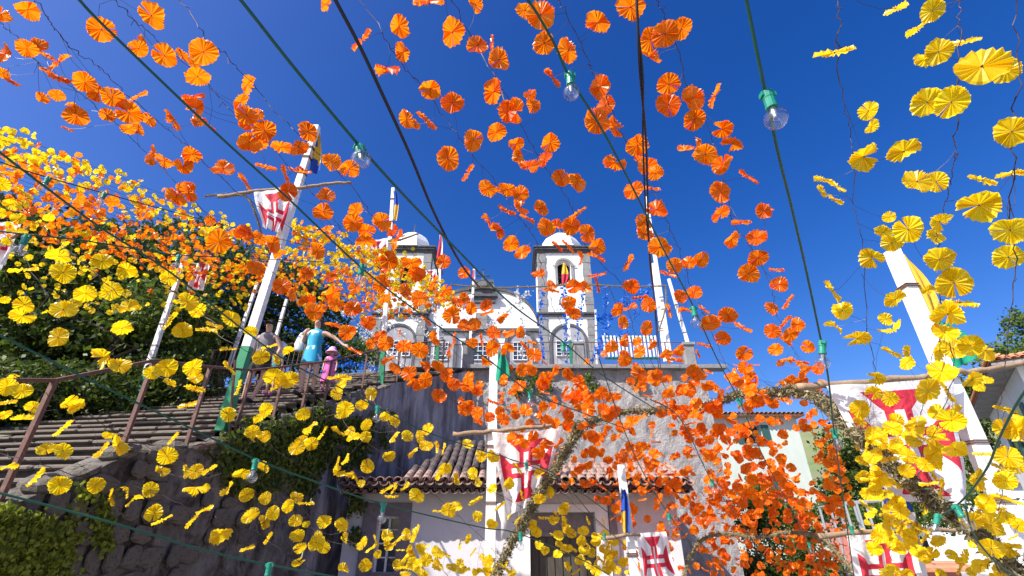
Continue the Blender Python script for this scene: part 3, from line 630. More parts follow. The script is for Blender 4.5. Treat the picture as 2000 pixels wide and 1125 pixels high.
for i in range(50):
    for sd_ in (0,1):
        a, c = (i*.19, -.1) if sd_ == 0 else (-.1, i*.19)
        p = Vector(q3(a,c,ez2+.09)) - LR; dr = ax2 if sd_ == 0 else ax1
        ang = math.atan2(-dr.x, dr.y)
        inst('tile', TILEN if 'TILEN' in globals() else globals().setdefault('TILEN', tilemesh(True, M_tilen)), Matrix.Translation(p) @ Matrix.Rotation(ang,4,'Z') @ Matrix.Rotation(.35,4,'X') @ Matrix.Diagonal((1.1,1,1.1,1)), rh)
for (a, c, z0, z1) in ((None,1.6,ez2-2.0,ez2-.7),(None,4.2,ez2-2.0,ez2-.7),(2.2,None,ez2-2.2,ez2-.9),(5.2,None,ez2-2.2,ez2-.9),(None,1.6,ez2-4.8,ez2-3.3)):
    m = MB()
    if a is None:
        obox(m, .53,.57,c,c+1.0,z0,z1); wo = rp(m,'window',M_glass)
        for s_ in (-.55,1.03):
            for k_ in range(12): m = MB(); zz = z0+(z1-z0)*k_/12; obox(m,.5,.53,c+s_,c+s_+.5,zz,zz+(z1-z0)/12*.8); rp(m,'slat',M_shut if z0 < ez2-3 else M_metal, wo)
    else:
        obox(m, a,a+1.0,.53,.57,z0,z1); wo = rp(m,'window',M_glass)
        m = MB(); obox(m,a-.5,a,.5,.55,z0,z1); rp(m,'shutter',M_shut,wo); m = MB(); obox(m,a+1,a+1.5,.5,.55,z0,z1); rp(m,'shutter',M_shut,wo)
# small things of the lower right: metal frame, red-roofed sheds
m = MB(); p1, p2 = at(1650,985,14), at(1715,978,14)
for (x, y) in ((1650,985),(1672,982),(1690,980),(1722,978)): c = at(x,y,14); m.bar((c.x,c.y,0),(c.x,c.y,c.z),.035,6); m.bar((c.x,c.y+1.2,0),(c.x,c.y+1.2,c.z),.035,6); m.bar(c,(c.x,c.y+1.2,c.z),.03,6)
m.bar(at(1645,985,14), at(1730,977,14), .035, 6); m.bar(at(1650,982,15.2), at(1730,976,15.2), .035, 6); tag(m.build('metal_frame', M_metal), 'grey galvanised pipe frame below the big cross banner', 'frame')
def shed(x0,x1,ytop,Y,wm,label,dep=4,rise=.55):
    a, c = at(x0,ytop,Y), at(x1,ytop,Y); r0 = empty('low_building', ((a.x+c.x)/2,Y,0)); tag(r0,label,'building'); L_ = r0.location.copy()
    m = MB(); m.box((a.x,Y,0),(c.x,Y+dep,a.z-.15)); m.build('wall', wm, r0, loc=L_).location=(0,0,0)
    m = MB(); m.add([(a.x-.2,Y-.25,a.z-.2),(c.x+.2,Y-.25,a.z-.2),(c.x+.2,Y+dep/2,a.z+rise),(a.x-.2,Y+dep/2,a.z+rise),(a.x-.2,Y-.25,a.z-.26),(c.x+.2,Y-.25,a.z-.26)],[(0,1,2,3),(4,5,1,0)]); m.build('roof', M_tilen, r0, loc=L_).location=(0,0,0)
    m = MB(); xm = (a.x+c.x)/2; m.box((xm-.4,Y-.03,a.z-1.3),(xm+.4,Y-.002,a.z-.5)); m.build('window', M_glass, r0, loc=L_).location=(0,0,0)
shed(1595,1650,968,45,M_pink,'low pink house with a red roof beyond the mint house')
shed(1790,1862,1080,9,M_pink,'low red walled shed behind the lowest cross banner',.6,-.12)
shed(1870,1990,935,30,M_church,'small white building behind the right banner pole')
# ================================================================ VEGETATION
def tree(name, base, h, blobs, n, size, leafm, label, trunk=.16, group=None, cat='tree'):
    base = Vector(base); t = empty(name, base); tag(t, label, cat, group)
    m = MB(); top = Vector(blobs[0][0]); m.tube([(0,0,0), tuple((top-base)*.35+Vector((.15,.1,0))), tuple((top-base)*.7), tuple(top-base)], [trunk*1.3,trunk,trunk*.7,trunk*.3], 8)
    for (c, rad) in blobs[:8]:
        c = Vector(c)-base; m.tube([tuple((top-base)*.45), tuple(c*.7+(top-base)*.15), tuple(c)], [trunk*.5,trunk*.3,trunk*.08], 5)
    m.build('trunk', M_bark, t)
    C = []
    for (c, rad) in blobs:
        rad = Vector(rad) if not isinstance(rad,(int,float)) else Vector((rad,)*3)
        k_ = max(10, int(40*rad.x*rad.z))
        for _ in range(k_):
            d = Vector((R.gauss(0,1),R.gauss(0,1),R.gauss(0,1))).normalized()*(R.random()**.35)
            C.append((c[0]+d.x*rad.x-base.x, c[1]+d.y*rad.y-base.y, c[2]+d.z*rad.z-base.z))
    leafcloud('crown', C, (.2,.2,.16), n, size, leafm, t, kind='stuff')
    return t
def P3(x,y,Y): return tuple(at(x,y,Y))
tree('broadleaf_tree', (-9.5,10.5,3), 8, [(P3(150,560,11),(2.2,2,1.7)),(P3(60,470,11),(1.8,2,1.2)),(P3(60,640,10.5),(2,1.8,1.4)),(P3(250,520,11.5),(1.9,1.6,1.2)),(P3(210,680,11),(1.9,1.6,1.3)),(P3(90,740,10.5),(1.8,1.6,1.1)),(P3(-80,600,11),(2,2,2.4))], 34000, .085, M_leafd, 'big dark green broadleaf tree beside the lower stairs')
tree('broadleaf_tree', (-9,15,4), 8, [(P3(420,600,15),(2,1.8,1.6)),(P3(500,560,16),(1.8,1.8,1.5)),(P3(590,600,17),(1.6,1.6,1.4)),(P3(380,500,15),(1.8,1.6,1.2)),(P3(480,660,16),(2,1.6,1.3)),(P3(330,690,15),(2,1.6,1.3)),(P3(620,660,17),(1.6,1.4,1.0)),(P3(540,690,16),(1.7,1.4,.9))], 24000, .095, M_leafd, 'dark green tree behind the people on the stairs')
tree('broadleaf_tree', (-8.8,8.4,2.4), 5, [(P3(330,560,11.5),(1.0,1,.9)),(P3(300,600,10),(.9,.8,.7)),(P3(360,640,10.5),(.8,.8,.7))], 5000, .075, M_leafm, 'fresh green sunlit tree between the darker trees by the stairs', trunk=.1)
tree('low_bush', (-5.9,16.5,5), 2, [(P3(690,690,17),(1.1,.8,.6)),(P3(650,700,17),(.9,.8,.5))], 3500, .07, M_leafm, 'green bush behind the railing right of the girl in pink', trunk=.05, cat='bush')
tree('garden_hedge', (-8.6,7.8,2), 2, [(P3(40,790,8.6),(1.4,.8,.7)),(P3(170,770,9),(1.2,.7,.6)),(P3(290,765,9.6),(1.1,.6,.55)),(P3(360,745,10.2),(.8,.6,.5)),(P3(-60,780,8.2),(1.2,.9,.8))], 13000, .06, M_leafd, 'dark leafy shrubs along the far edge of the stairs', trunk=.05, cat='shrubs')
tree('street_tree', (15,20,0), 4, [(P3(1650,890,20),(.9,.9,1.2)),(P3(1670,950,20),(1.2,1,1.1)),(P3(1640,985,20),(.9,1,.8))], 7000, .08, M_leafd, 'dark bushy tree left of the large cross banner', trunk=.12)
tree('cypress_like_tree', (27,24.5,0), 8, [(P3(2012,650,26),(1.1,1.2,1.5)),(P3(2025,720,26),(1.4,1.2,1.6)),(P3(1998,690,26),(.5,.8,.7))], 3600, .12, M_leafm, 'tall green tree at the right edge behind the white house')
tree('thin_tree', (23.5,24,0), 8, [(P3(1950,690,26),(.9,.9,.5)),(P3(1925,700,26),(.7,.8,.4))], 500, .13, M_leafm, 'thin sparse tree top left of the tall right tree', trunk=.08)
tree('street_tree', (20.5,22.5,0), 6, [(P3(1895,770,24),(.8,1,1.1)),(P3(1905,850,24),(1.0,1,1.3)),(P3(1900,930,24),(1.0,1,1.3)),(P3(1880,800,24),(.6,.8,.7))], 7000, .1, M_leafd, 'dark tree between the right pole and the white house', trunk=.12)
tree('lime_green_shrub', (10.3,18.6,0), 3, [(P3(1470,975,19),(.7,.6,.45)),(P3(1530,1000,19),(.9,.6,.6)),(P3(1480,1030,19),(.8,.6,.6)),(P3(1560,1040,19),(.8,.6,.5))], 7000, .07, M_leafm, 'bright green climbing plant on the lower front of the mint house', trunk=.05, cat='plant')
tree('garden_bush', (12.3,16,0), 1, [(P3(1720,1010,17),(1,.8,.5)),(P3(1800,1000,17),(1,.8,.5)),(P3(1840,960,17),(.9,.8,.6))], 5000, .07, M_leafm, 'green garden bushes below the large cross banner', trunk=.05, cat='bush')
tree('dark_hollow_bush', (7.6,14,0), 1, [(P3(1520,1110,14.5),(.9,.6,.45)),(P3(1580,1100,14.5),(.6,.6,.5)),(P3(1470,1120,14.5),(.5,.5,.4))], 4500, .06, M_leafd, 'dark bushes at street level under the orange garlands', trunk=.05, cat='bush')
# ivy on the walls
def ivyX(regs, X, n, size, m, label, sp=(.03,.07,.06)):
    C = []
    for (x0,y0,x1,y1,k_) in regs:
        for _ in range(k_):
            x = R.uniform(x0,x1); y = R.uniform(y0,y1); Xw = X
            p = atX(x,y,Xw); xt, ht = wtop(min(max(p.y,2.4),13)); p.x = xt+.09
            if p.z < CAMZ+ht+.1: C.append(tuple(p))
    o = leafcloud('ivy', C, sp, n, size, m, flat=np.array((1.,0,0)), aspect=.8); tag(o, label, 'ivy', kind='stuff')
ivyX([(-40,1000,60,1140,60),(20,1015,100,1140,40),(-30,1060,125,1140,30),(60,1060,115,1100,10),(95,1000,140,1120,8)], -3.85, 7500, .022, M_ivyy, 'yellow green ivy on the dark wall in the bottom left corner', (.025,.035,.035))
ivyX([(450,830,560,950,40),(520,830,660,900,40),(430,860,520,940,18),(560,880,640,960,18),(600,810,700,850,12),(640,820,680,870,14)], -3.8, 13000, .04, M_ivy, 'dense green ivy hanging over the wall edge under the stairs', (.04,.16,.1))
ivyX([(175,980,200,1100,8),(150,960,210,1000,4)], -3.85, 500, .025, M_ivyy, 'thin straggling vine on the dark stone wall', (.02,.05,.05))
def ivyY(regs, Y, n, size, m, label):
    C = []
    for (x0,y0,x1,y1,k_) in regs:
        for _ in range(k_): C.append(tuple(at(R.uniform(x0,x1), R.uniform(y0,y1), Y)))
    tag(leafcloud('ivy', C, (.06,.04,.06), n, size, m, flat=np.array((0,1.,0)), aspect=.8), label, 'ivy', kind='stuff')
ivyY([(1010,725,1080,775,12),(1135,735,1160,760,5),(1240,735,1260,750,4)], 13.15, 1300, .035, M_leafm, 'small green weeds growing near the top of the sunlit wall')
ivyY([(805,738,840,770,9)], 12.5, 900, .04, M_leafm, 'tuft of weeds on top of the shaded wall by the stair head')
ivyY([(682,950,705,1000,8),(690,1040,700,1060,3)], 10.0, 700, .035, M_ivy, 'sprig of ivy at the left corner of the small house')
# ================================================================ POLES, BANNERS, PENNANTS
def at_z(p, q): return (Vector(p), Vector(q))
def pole(x0, y0, x1, y1, Y, label, w_=.16, green=None, toground=False, name='banner_pole', Y2=None, group=None):
    """(x0,y0) top, (x1,y1) foot in the photograph, standing Y metres away"""
    a = at(x0,y0,Y2 or Y); c = at(x1,y1,Y)
    if toground: d = (a-c).normalized(); c = c - d*(c.z/d.z)
    root = empty(name, c); tag(root, label, 'pole', group); r = w_*.72/math.sqrt(2)
    if green:
        g_ = at(green[0],green[1],Y); f = (g_.z-c.z)/(a.z-c.z); mid = c.lerp(a, f)
        m = MB(); m.bar(c, mid, r*1.04, 4); m.build('lower_post', M_green, root, loc=c).location=(0,0,0)
        m = MB(); m.bar(mid, a, r, 4, r*.8); m.build('upper_post', M_white, root, loc=c).location=(0,0,0)
    else:
        m = MB(); m.bar(c, a, r, 4, r*.85); m.build('post', M_white, root, loc=c).location=(0,0,0)
    for k_ in range(3):                                # wire ties round the timber
        q = c.lerp(a, R.uniform(.25,.95)); d = (a-c).normalized(); m = MB()
        for z_ in (-.012,.012): m.bar(q+d*(z_-.004), q+d*(z_+.004), r*1.1, 4)
        m.build('wire_tie', M_rust, root, loc=c).location=(0,0,0)
    return root
def branch(pts, Y, r, label, group=None):
    P = spl([at(x,y,Y) for (x,y) in pts], 5); P = [p+Vector((R.uniform(-.01,.01),R.uniform(-.01,.01),R.uniform(-.012,.012))) for p in P]
    m = MB(); n = len(P); m.tube(P, [r*(1-.35*i/n)*R.uniform(.92,1.08) for i in range(n)], 7); tag(m.build('branch_crossbar', M_pine, smooth=True), label, 'crossbar', group)
def banner(cs, Y, label, dy=(0,0,0,0), fold=.05, sag=.0, uvr=(0,0,1,1), nf=3.5):
    """corners tl,tr,br,bl in the photograph; a hanging cloth with folds"""
    tl,tr,br_,bl = [at(x,y,Y+d) for (x,y),d in zip(cs,dy)]
    nx, ny = 26, 30; b = MB(); uv = []; ph = R.uniform(0,6)
    for j in range(ny+1):
        v = j/ny
        for i in range(nx+1):
            u = i/nx; p = tl.lerp(tr,u).lerp(bl.lerp(br_,u), v)
            p = p + Vector((0,1,0))*fold*(.25+v)*(math.sin(u*nf*6.28+ph+v*1.5)*.6+math.sin(u*11+v*5+ph)*.3) + Vector((0,0,-sag))*math.sin(math.pi*u)*(1-v*.5)*.5 + Vector((1,0,0))*fold*.5*math.sin(v*5+ph+u*2)*v
            b.v.append(tuple(p)); uv.append((uvr[0]+(uvr[2]-uvr[0])*u, 1-(uvr[1]+(uvr[3]-uvr[1])*v)))
    for j in range(ny):
        for i in range(nx): a = j*(nx+1)+i; b.f.append((a,a+nx+1,a+nx+2,a+1)); b.m.append(0)
    o = b.build('cross_banner', M_flag, smooth=True); me = o.data; ul = me.uv_layers.new(name='UVMap')
    vi = [0]*len(me.loops); me.loops.foreach_get('vertex_index', vi); ul.data.foreach_set('uv', [c for k_ in vi for c in uv[k_]])
    tag(o, label, 'banner', 'white banners with red crosses'); return o
def pennant(L_, R_, Y, mats, label, split, fold=.05):
    """strip of cloth between two pixel polylines; split: material index per row"""
    b = MB(); n = len(L_); k = 8; A = spl([at(x,y,Y) for x,y in L_], 4); B = spl([at(x,y,Y) for x,y in R_], 4); n = len(A)
    for j in range(n):
        for i in range(k+1):
            p = A[j].lerp(B[j], i/k) + Vector((0,1,0))*fold*math.sin(i/k*9+j*.35); b.v.append(tuple(p))
    for j in range(n-1):
        for i in range(k): a = j*(k+1)+i; b.f.append((a,a+1,a+k+2,a+k+1)); b.m.append(split(i/k, j/(n-1)))
    tag(b.build('pennant', mats, smooth=True), label, 'flag')
# P1 left big pole
pole(619,247,432,842,6.68,'tall white square pole with a green foot standing at the stair edge', green=(478,680), w_=.17, Y2=6.5)
branch([(425,384),(500,374),(590,366),(640,359),(686,357)],6.45,.035,'rough branch crossbar across the tall pole left of centre')
banner([(496,376),(578,364),(556,456),(512,444)],6.42,'red cross banner bunched against the tall green footed pole', fold=.06, uvr=(.0,.0,1,.78))
pennant([(612,250),(606,300),(604,340)],[(624,250),(629,300),(626,335)],6.6,[M_cblu,M_cyel],'blue and yellow pennant on top of the tall left pole', lambda u,v: 1 if (u>.55 and v<.7) or .35<v<.6 else 0, .04)
pole(366,490,262,798,9.2,'slim white pole leaning in front of the trees left of the stairs', green=(283,735), w_=.13)
banner([(384,514),(412,514),(398,566),(364,566)],9.1,'small red cross banner in front of the dark trees', dy=(0,0,0,0), fold=.05, uvr=(.1,.1,1,1))
branch([(345,505),(400,520),(440,525)],9.15,.03,'thin branch crossbar holding the small banner by the trees')
banner([(-45,432),(44,434),(8,518),(-45,545)],6.0,'red cross banner cut off by the left edge of the view', fold=.05)
branch([(-60,425),(0,470),(60,440)],5.95,.03,'branch crossbar at the far left edge beside the banner')
pole(503,552,447,715,12.5,'thin white pole behind the person in the black cap', w_=.12)
pole(560,585,530,690,13.5,'thin white pole between the two adults on the stairs', w_=.12)
pole(768,368,744,762,11.6,'white pole with green foot at the head of the stairs', green=(752,685), w_=.16)
branch([(700,474),(770,470),(818,456)],11.5,.04,'branch crossbar on the pole at the stair head beside the left dome')
banner([(708,474),(758,464),(756,512),(718,512)],11.45,'red cross banner hanging left of the left church dome', fold=.06)
pennant([(768,372),(770,400),(768,428)],[(775,374),(779,400),(775,432)],11.5,[M_cblu,M_cyel],'thin blue and yellow pennant above the stair head pole', lambda u,v: 0 if v<.45 else 1, .03)
pole(861,460,853,722,13.9,'white flagpole with green foot between the left tower and the church centre', green=(855,672), w_=.13)
banner([(826,528),(853,526),(851,556),(830,556)],13.8,'small red cross banner at the left tower of the church', fold=.05)
pennant([(860,458),(856,480),(852,505)],[(863,458),(865,480),(864,500)],13.7,[M_cred,M_cwht],'red and white pennant beside the left church dome', lambda u,v: 0 if u<.55 else 1, .03)
pole(926,526,916,715,15,'white flagpole in front of the church centre gable', w_=.13)
pennant([(924,527),(921,545)],[(928,527),(928,545)],14.9,[M_cred,M_cwht],'tiny red tipped pennant under the church roof cross', lambda u,v: 0 if u<.5 else 1, .02)
banner([(903,578),(922,574),(918,604),(902,606)],14.9,'tiny red cross banner in front of the church centre', fold=.04)
pole(1101,515,1117,724,15,'white flagpole with green foot in front of the clock tower', green=(1113,665), w_=.12)
pennant([(1099,514),(1097,535),(1098,556)],[(1104,514),(1110,535),(1107,550)],14.9,[M_cyel,M_cred],'yellow and red pennant hanging before the belfry arch', lambda u,v: 0 if v<.5 else 1, .03)
pole(1262,385,1310,708,13.8,'tall white pole rising from the right part of the terrace', w_=.15, Y2=13.8)
pole(1275,515,1300,706,13.9,'shorter white pole lashed to the tall terrace pole', w_=.13)
pole(1306,545,1352,700,13.9,'white pole leaning at the right end of the terrace', w_=.13)
pole(1163,605,1166,716,14.6,'thin white post right of the clock tower', w_=.08)
# centre pole and banner
pole(965,684,957,1090,7.1,'white square pole standing in front of the small house', w_=.2, toground=True)
branch([(884,849),(960,843),(1040,835),(1112,826)],7.0,.035,'peeled branch crossbar on the white pole before the small house')
banner([(961,844),(1099,831),(1056,975),(986,1006)],6.95,'red cross banner hanging from the pole in front of the small house', fold=.07, sag=.1, uvr=(.0,-.05,1.0,1.05))
pennant([(976,686),(970,715),(968,745)],[(982,684),(992,712),(996,738)],7.0,[M_cgrn,M_cyel],'folded teal pennant on top of the pole before the small house', lambda u,v: 0, .04)
m = MB(); m.tube([at(978,985,6.95),at(985,1020,6.9),at(980,1055,6.95)],[.06,.045,.01],7); tag(m.build('knotted_cloth', M_cwht, smooth=True),'knotted white cloth end tied under the centre banner','cloth')
# right pole and big banner
pole(1742,490,1960,990,4.8,'thick white square pole leaning above the large banner on the right', w_=.2, toground=True)
branch([(1560,757),(1640,750),(1740,742),(1860,728),(1930,722),(2030,700)],4.7,.04,'long branch crossbar across the thick right pole')
banner([(1614,752),(1862,734),(1888,985),(1735,975)],4.65,'largest red cross banner with white border hanging on the right', fold=.07, sag=.04, uvr=(.02,.0,.98,.98), nf=2.6)
pennant([(1762,498),(1785,545),(1812,600),(1822,632)],[(1766,498),(1808,545),(1836,600),(1838,632)],4.75,[M_cyel,M_cgrn],'yellow pennant stretched along the top of the thick right pole', lambda u,v: 0, .02)
pennant([(1822,632),(1838,690),(1862,722)],[(1850,628),(1893,662),(1905,700)],4.75,[M_cgrn],'teal green pennant hanging behind the thick right pole', lambda u,v: 0, .03)
pennant([(1708,905),(1722,960),(1740,1005)],[(1722,905),(1758,955),(1782,1000)],5.2,[M_cgrn,M_cblu],'teal and blue pennant hanging below the largest banner', lambda u,v: 0 if v<.35 else 1, .03)
# lower poles
pole(1212,908,1240,1130,6.2,'white pole among the orange garlands right of the door', w_=.13, toground=True)
branch([(1176,1050),(1250,1044)],6.1,.025,'short branch crossbar low down right of the door')
banner([(1242,1042),(1300,1038),(1330,1150),(1262,1160)],6.1,'red cross banner at the bottom right of the house door', fold=.06)
pennant([(1214,958),(1214,1000),(1218,1040)],[(1222,955),(1228,995),(1228,1042)],6.1,[M_cblu,M_cyel],'blue and yellow pennant low on the pole right of the door', lambda u,v: 0 if v<.5 or u>.5 else 1, .03)
branch([(1600,1048),(1700,1040),(1800,1036),(1880,1034)],5.6,.03,'branch crossbar above the lowest banner on the right')
banner([(1655,1046),(1782,1040),(1815,1190),(1690,1200)],5.5,'lowest red cross banner at the bottom edge on the right', fold=.06)
pole(1775,1000,1800,1130,5.7,'white pole behind the lowest right banner', w_=.12, toground=True)
# ================================================================ DRIED LAUREL GARLANDS
def laurel(pts, r, n, label):
    r *= .85
    P = spl([at(x,y,Y) for (x,y,Y) in pts], 6); L0 = P[0].copy(); root = MB(); root.tube([p-L0 for p in P], r*.45, 6)
    o = root.build('dried_laurel_garland', M_rope); o.location = L0; tag(o, label, 'garland', 'dried laurel garlands')
    C = []
    for i in range(len(P)-1):
        for f in (0,.33,.66): q = P[i].lerp(P[i+1], f)-L0; C.append(tuple(q))
    leafcloud('leaves', C, (r*.42,)*3, int(n*2), r*.42, M_straw, o, kind='stuff', aspect=.25)
laurel([(1130,835,6.2),(1120,858,6.25),(1094,900,6.3),(1056,960,6.4),(1028,1012,6.5),(1000,1060,6.6),(965,1130,6.7)], .085, 2600, 'thick dried laurel garland hanging down beside the centre banner')
laurel([(1130,835,6.2),(1160,822,6.6),(1210,806,7),(1280,802,7.2),(1350,798,7.2),(1410,782,7),(1440,770,6.8)], .085, 1700, 'dried laurel garland arching over the grey wall')
laurel([(1440,770,6.8),(1500,768,6.2),(1560,764,5.8),(1610,785,5.4),(1660,835,4.7)], .1, 1900, 'dried laurel garland above the mint house roof')
laurel([(1610,790,5.3),(1660,835,4.7),(1720,890,4.45),(1790,950,4.3),(1850,1000,4.2),(1910,1040,4.0),(1990,1120,3.8)], .09, 2600, 'dried laurel garland crossing the largest banner on the right')
laurel([(1330,1140,8),(1348,1090,8),(1370,1055,8),(1420,1042,8),(1480,1050,7.8),(1540,1040,7.6),(1600,1050,7.4),(1640,1085,7.2),(1680,1130,7)], .06, 1300, 'low dried laurel arch among the dense orange flowers')
laurel([(400,383,6.5),(440,380,6.5),(480,384,6.4),(500,420,6.5),(515,470,6.8),(540,520,7.5)], .04, 600, 'dried laurel garland beside the tall left pole')
laurel([(880,556,13.5),(960,562,13.5),(1050,560,13.5),(1140,556,13.5),(1230,560,13.5),(1300,558,13.5)], .06, 900, 'straight dried garland stretched in front of the church facade')
laurel([(1300,558,13.5),(1300,600,13.5),(1285,650,13.6)], .06, 300, 'short dried garland hanging beside the terrace poles')
laurel([(790,460,11.4),(740,480,11.6),(720,520,12)], .05, 260, 'short dried garland by the left church dome')
# ================================================================ LIGHT STRINGS
sk = MB(); sk.lathe((0,0,0), [(.008,.04),(.0165,.036),(.0165,.014),(.015,.01),(.015,-.012),(.0165,-.016),(.016,-.024)][::-1], n=12); sk.box((-.02,-.009,.02),(.02,.009,.034)); so = sk.build('socket', M_sock); SOCK = so.data; bpy.data.objects.remove(so)
bb = MB(); pr = [(.011,-.02),(.013,-.03)] + [(.03*math.sin(a), -.062+.03*math.cos(a)) for a in [math.radians(t) for t in (28,45,60,75,90,105,120,135,150,165,176)]]
bb.lathe((0,0,0), pr[::-1], n=20); bo = bb.build('bulb', M_bulb, smooth=True); BULB = bo.data; bpy.data.objects.remove(bo)
fb = MB(); fb.lathe((0,0,0), [(.004,-.055),(.007,-.035),(.009,-.022)], n=8); fb.bar((-.002,0,-.05),(-.009,0,-.068),.0008,4); fb.bar((.002,0,-.05),(.009,0,-.068),.0008,4); fb.bar((-.009,0,-.068),(.009,0,-.068),.0008,4); fo_ = fb.build('filament_stem', M_metal); FIL = fo_.data; bpy.data.objects.remove(fo_)
def lights(pts, bulbs, label, r=.0047, matl=None, cat='light string', name='light_string', n=8, group='green light strings'):
    P = spl([(*att(x,y,t),) for (x,y,t) in pts], 8); L0 = P[0].copy(); m = MB()
    m.tube([p-L0 for p in P], r, n); o = m.build(name, matl or M_cgreen, smooth=True); o.location = L0; tag(o, label, cat, group)
    for (x,y,t,tilt,az,sc) in bulbs:
        c = att(x,y,t); best = min(P, key=lambda p: (p-c).length)
        # seat the socket on the cable at this place of the photograph
        d0 = ray(x,y).normalized(); k_ = (best-cam.location).dot(d0); c = cam.location + d0*k_
        M = Matrix.Translation(c-L0+Vector((0,0,-.0))) @ Matrix.Rotation(az,4,'Z') @ Matrix.Rotation(tilt,4,'X') @ Matrix.Scale(sc,4) @ Matrix.Translation((0,0,-.028))
        s_ = inst('socket', SOCK, M, o); inst('bulb', BULB, Matrix.Identity(4), s_); 
        # a third level is the deepest, the filament stem belongs to the socket
        inst('filament_stem', FIL, Matrix.Identity(4), s_)
    return o
lights([(440,-30,1.25),(470,0,1.28),(585,145,1.4),(705,288,1.55),(800,393,1.8),(900,495,2.2),(1000,595,2.7),(1100,668,3.2),(1180,735,3.8),(1290,805,4.6)],
       [(703,290,1.5,-.5,.6,1),(1100,672,3.2,0,0,1)], 'green cable with a clear bulb left of the black cable near the top')
lights([(130,-30,1.5),(155,0,1.5),(215,62,1.6),(420,258,1.9),(560,385,2.2),(705,522,2.5),(820,612,3),(950,700,3.4),(1035,765,3.8),(1120,800,4.2),(1230,840,5)],
       [(707,520,2.5,0,0,1),(1035,766,3.8,0,0,1)], 'long green light cable running from the top left past the stair pole')
lights([(-30,275,1.8),(0,298,1.8),(75,355,1.9),(200,447,2.1),(330,530,2.4),(470,640,2.8),(560,705,3.1),(650,750,3.4),(740,797,3.8),(850,850,4.2),(1030,908,5),(1110,945,5.5),(1200,1010,6)],
       [(738,795,3.3,0,0,.95),(1028,905,5,0,0,1)], 'green light cable with loops crossing in front of the woman on the stairs')
lights([(-30,638,2),(0,655,2),(90,700,2.1),(180,745,2.2),(380,840,2.5),(500,897,2.7),(600,935,2.9),(750,985,3.2),(940,1030,3.9),(1015,1043,4.2),(1150,1100,4.8),(1230,1150,5.2)],
       [(500,900,2.3,0,0,.97),(749,984,3,0,0,1.0),(1017,1042,3.9,0,0,1.1)], 'green light cable crossing the dark wall and the house window')
lights([(-30,955,2),(0,963,2),(130,997,2.1),(250,1030,2.2),(400,1075,2.4),(525,1103,2.6),(660,1128,2.8),(760,1150,3)],
       [(527,1103,2.2,0,0,1)], 'lowest green light cable in the bottom left corner')
lights([(-40,446,2.6),(50,458,2.7),(150,468,3),(260,485,3.4),(350,498,3.9),(500,505,5),(640,512,6.5)],
       [(53,462,2.5,0,0,1.05),(350,500,3.7,0,0,1)], 'thin green light cable in front of the left trees')
lights([(-30,305,3),(40,330,3.2),(130,357,3.6),(250,390,4.4),(400,430,5.6),(520,460,7),(640,490,9)], [(95,348,3.3,0,0,1),(205,378,4,0,0,1)], 'upper thin green light cable among the far left flowers')
lights([(1000,-40,1.5),(1045,20,1.6),(1085,90,1.7),(1112,150,1.78),(1180,260,2),(1240,375,2.3),(1300,495,2.7),(1355,600,3.1),(1400,700,3.6),(1445,785,4.2),(1490,890,5),(1535,975,6),(1580,1060,7),(1610,1130,8)],
       [(1113,148,1.74,0,0,1),(1354,602,3,0,0,1.1),(1444,780,4.2,0,0,1.2),(1580,1062,6.8,0,0,1.2)], 'green light cable with a bulb falling through the middle of the orange flowers')
lights([(1450,-40,1.25),(1458,0,1.28),(1480,110,1.32),(1497,190,1.36),(1520,300,1.5),(1545,400,1.7),(1575,530,2),(1605,672,2.3),(1618,740,2.5),(1630,850,3),(1645,960,3.6),(1660,1070,4.3),(1672,1150,5)],
       [(1499,186,1.34,0,0,1.03),(1606,670,2.15,.25,1.2,1.05),(1628,840,3,0,0,1),(1662,1030,4.3,0,0,1)], 'green light cable with a large bulb against the deep blue sky on the right')
lights([(1170,700,4),(1215,830,4.4),(1260,930,4.9),(1310,1010,5.4),(1370,1090,6),(1410,1150,6.5)], [(1306,1005,5,0,0,1.1)], 'green light cable low among the orange flowers right of the door')
lights([(1270,780,4),(1330,820,4.4),(1390,940,5),(1440,1010,5.5),(1500,1100,6.2)], [(1390,938,5,0,0,1.1)], 'green light cable passing in front of the mint house corner')
lights([(1030,900,4),(1095,935,4.4),(1160,1010,5),(1230,1075,5.5),(1300,1150,6)], [(1180,1043,5,0,0,1)], 'green light cable passing in front of the house door')
lights([(2020,740,1.7),(1985,790,1.8),(1950,860,2),(1930,910,2.2),(1895,960,2.4),(1865,990,2.6),(1840,1005,2.8)], [(1866,990,2.5,-.3,.3,1),(1832,1008,2.7,.6,1.5,1)], 'green light cable curling around the foot of the large right banner')
lights([(1885,985,2.4),(1905,1050,2.5),(1960,1110,2.6),(2020,1140,2.7)], [], 'loose green cable in the bottom right corner')
lights([(640,-30,1.8),(655,0,1.8),(700,85,1.9),(745,180,2),(800,300,2.3),(850,420,2.7),(900,515,3.2),(935,560,3.8)], [], 'thick black power cable hanging from the top left of centre', .0075, M_black, 'cable', 'power_cable', group='black cables')
lights([(1240,-30,2.1),(1245,30,2.1),(1250,140,2.2),(1262,280,2.6),(1266,420,3.2),(1270,520,4),(1282,620,5.5),(1290,720,8)], [], 'pair of twisted black cables falling to the terrace poles', .006, M_black, 'cable', 'power_cable', group='black cables')
lights([(1243,-30,2.13),(1247,60,2.13),(1256,160,2.23),(1256,280,2.63),(1262,420,3.2),(1272,520,4),(1280,620,5.5),(1286,720,8)], [], 'thinner black cable twisted beside the one above the terrace poles', .005, M_black, 'cable', 'power_cable', group='black cables')
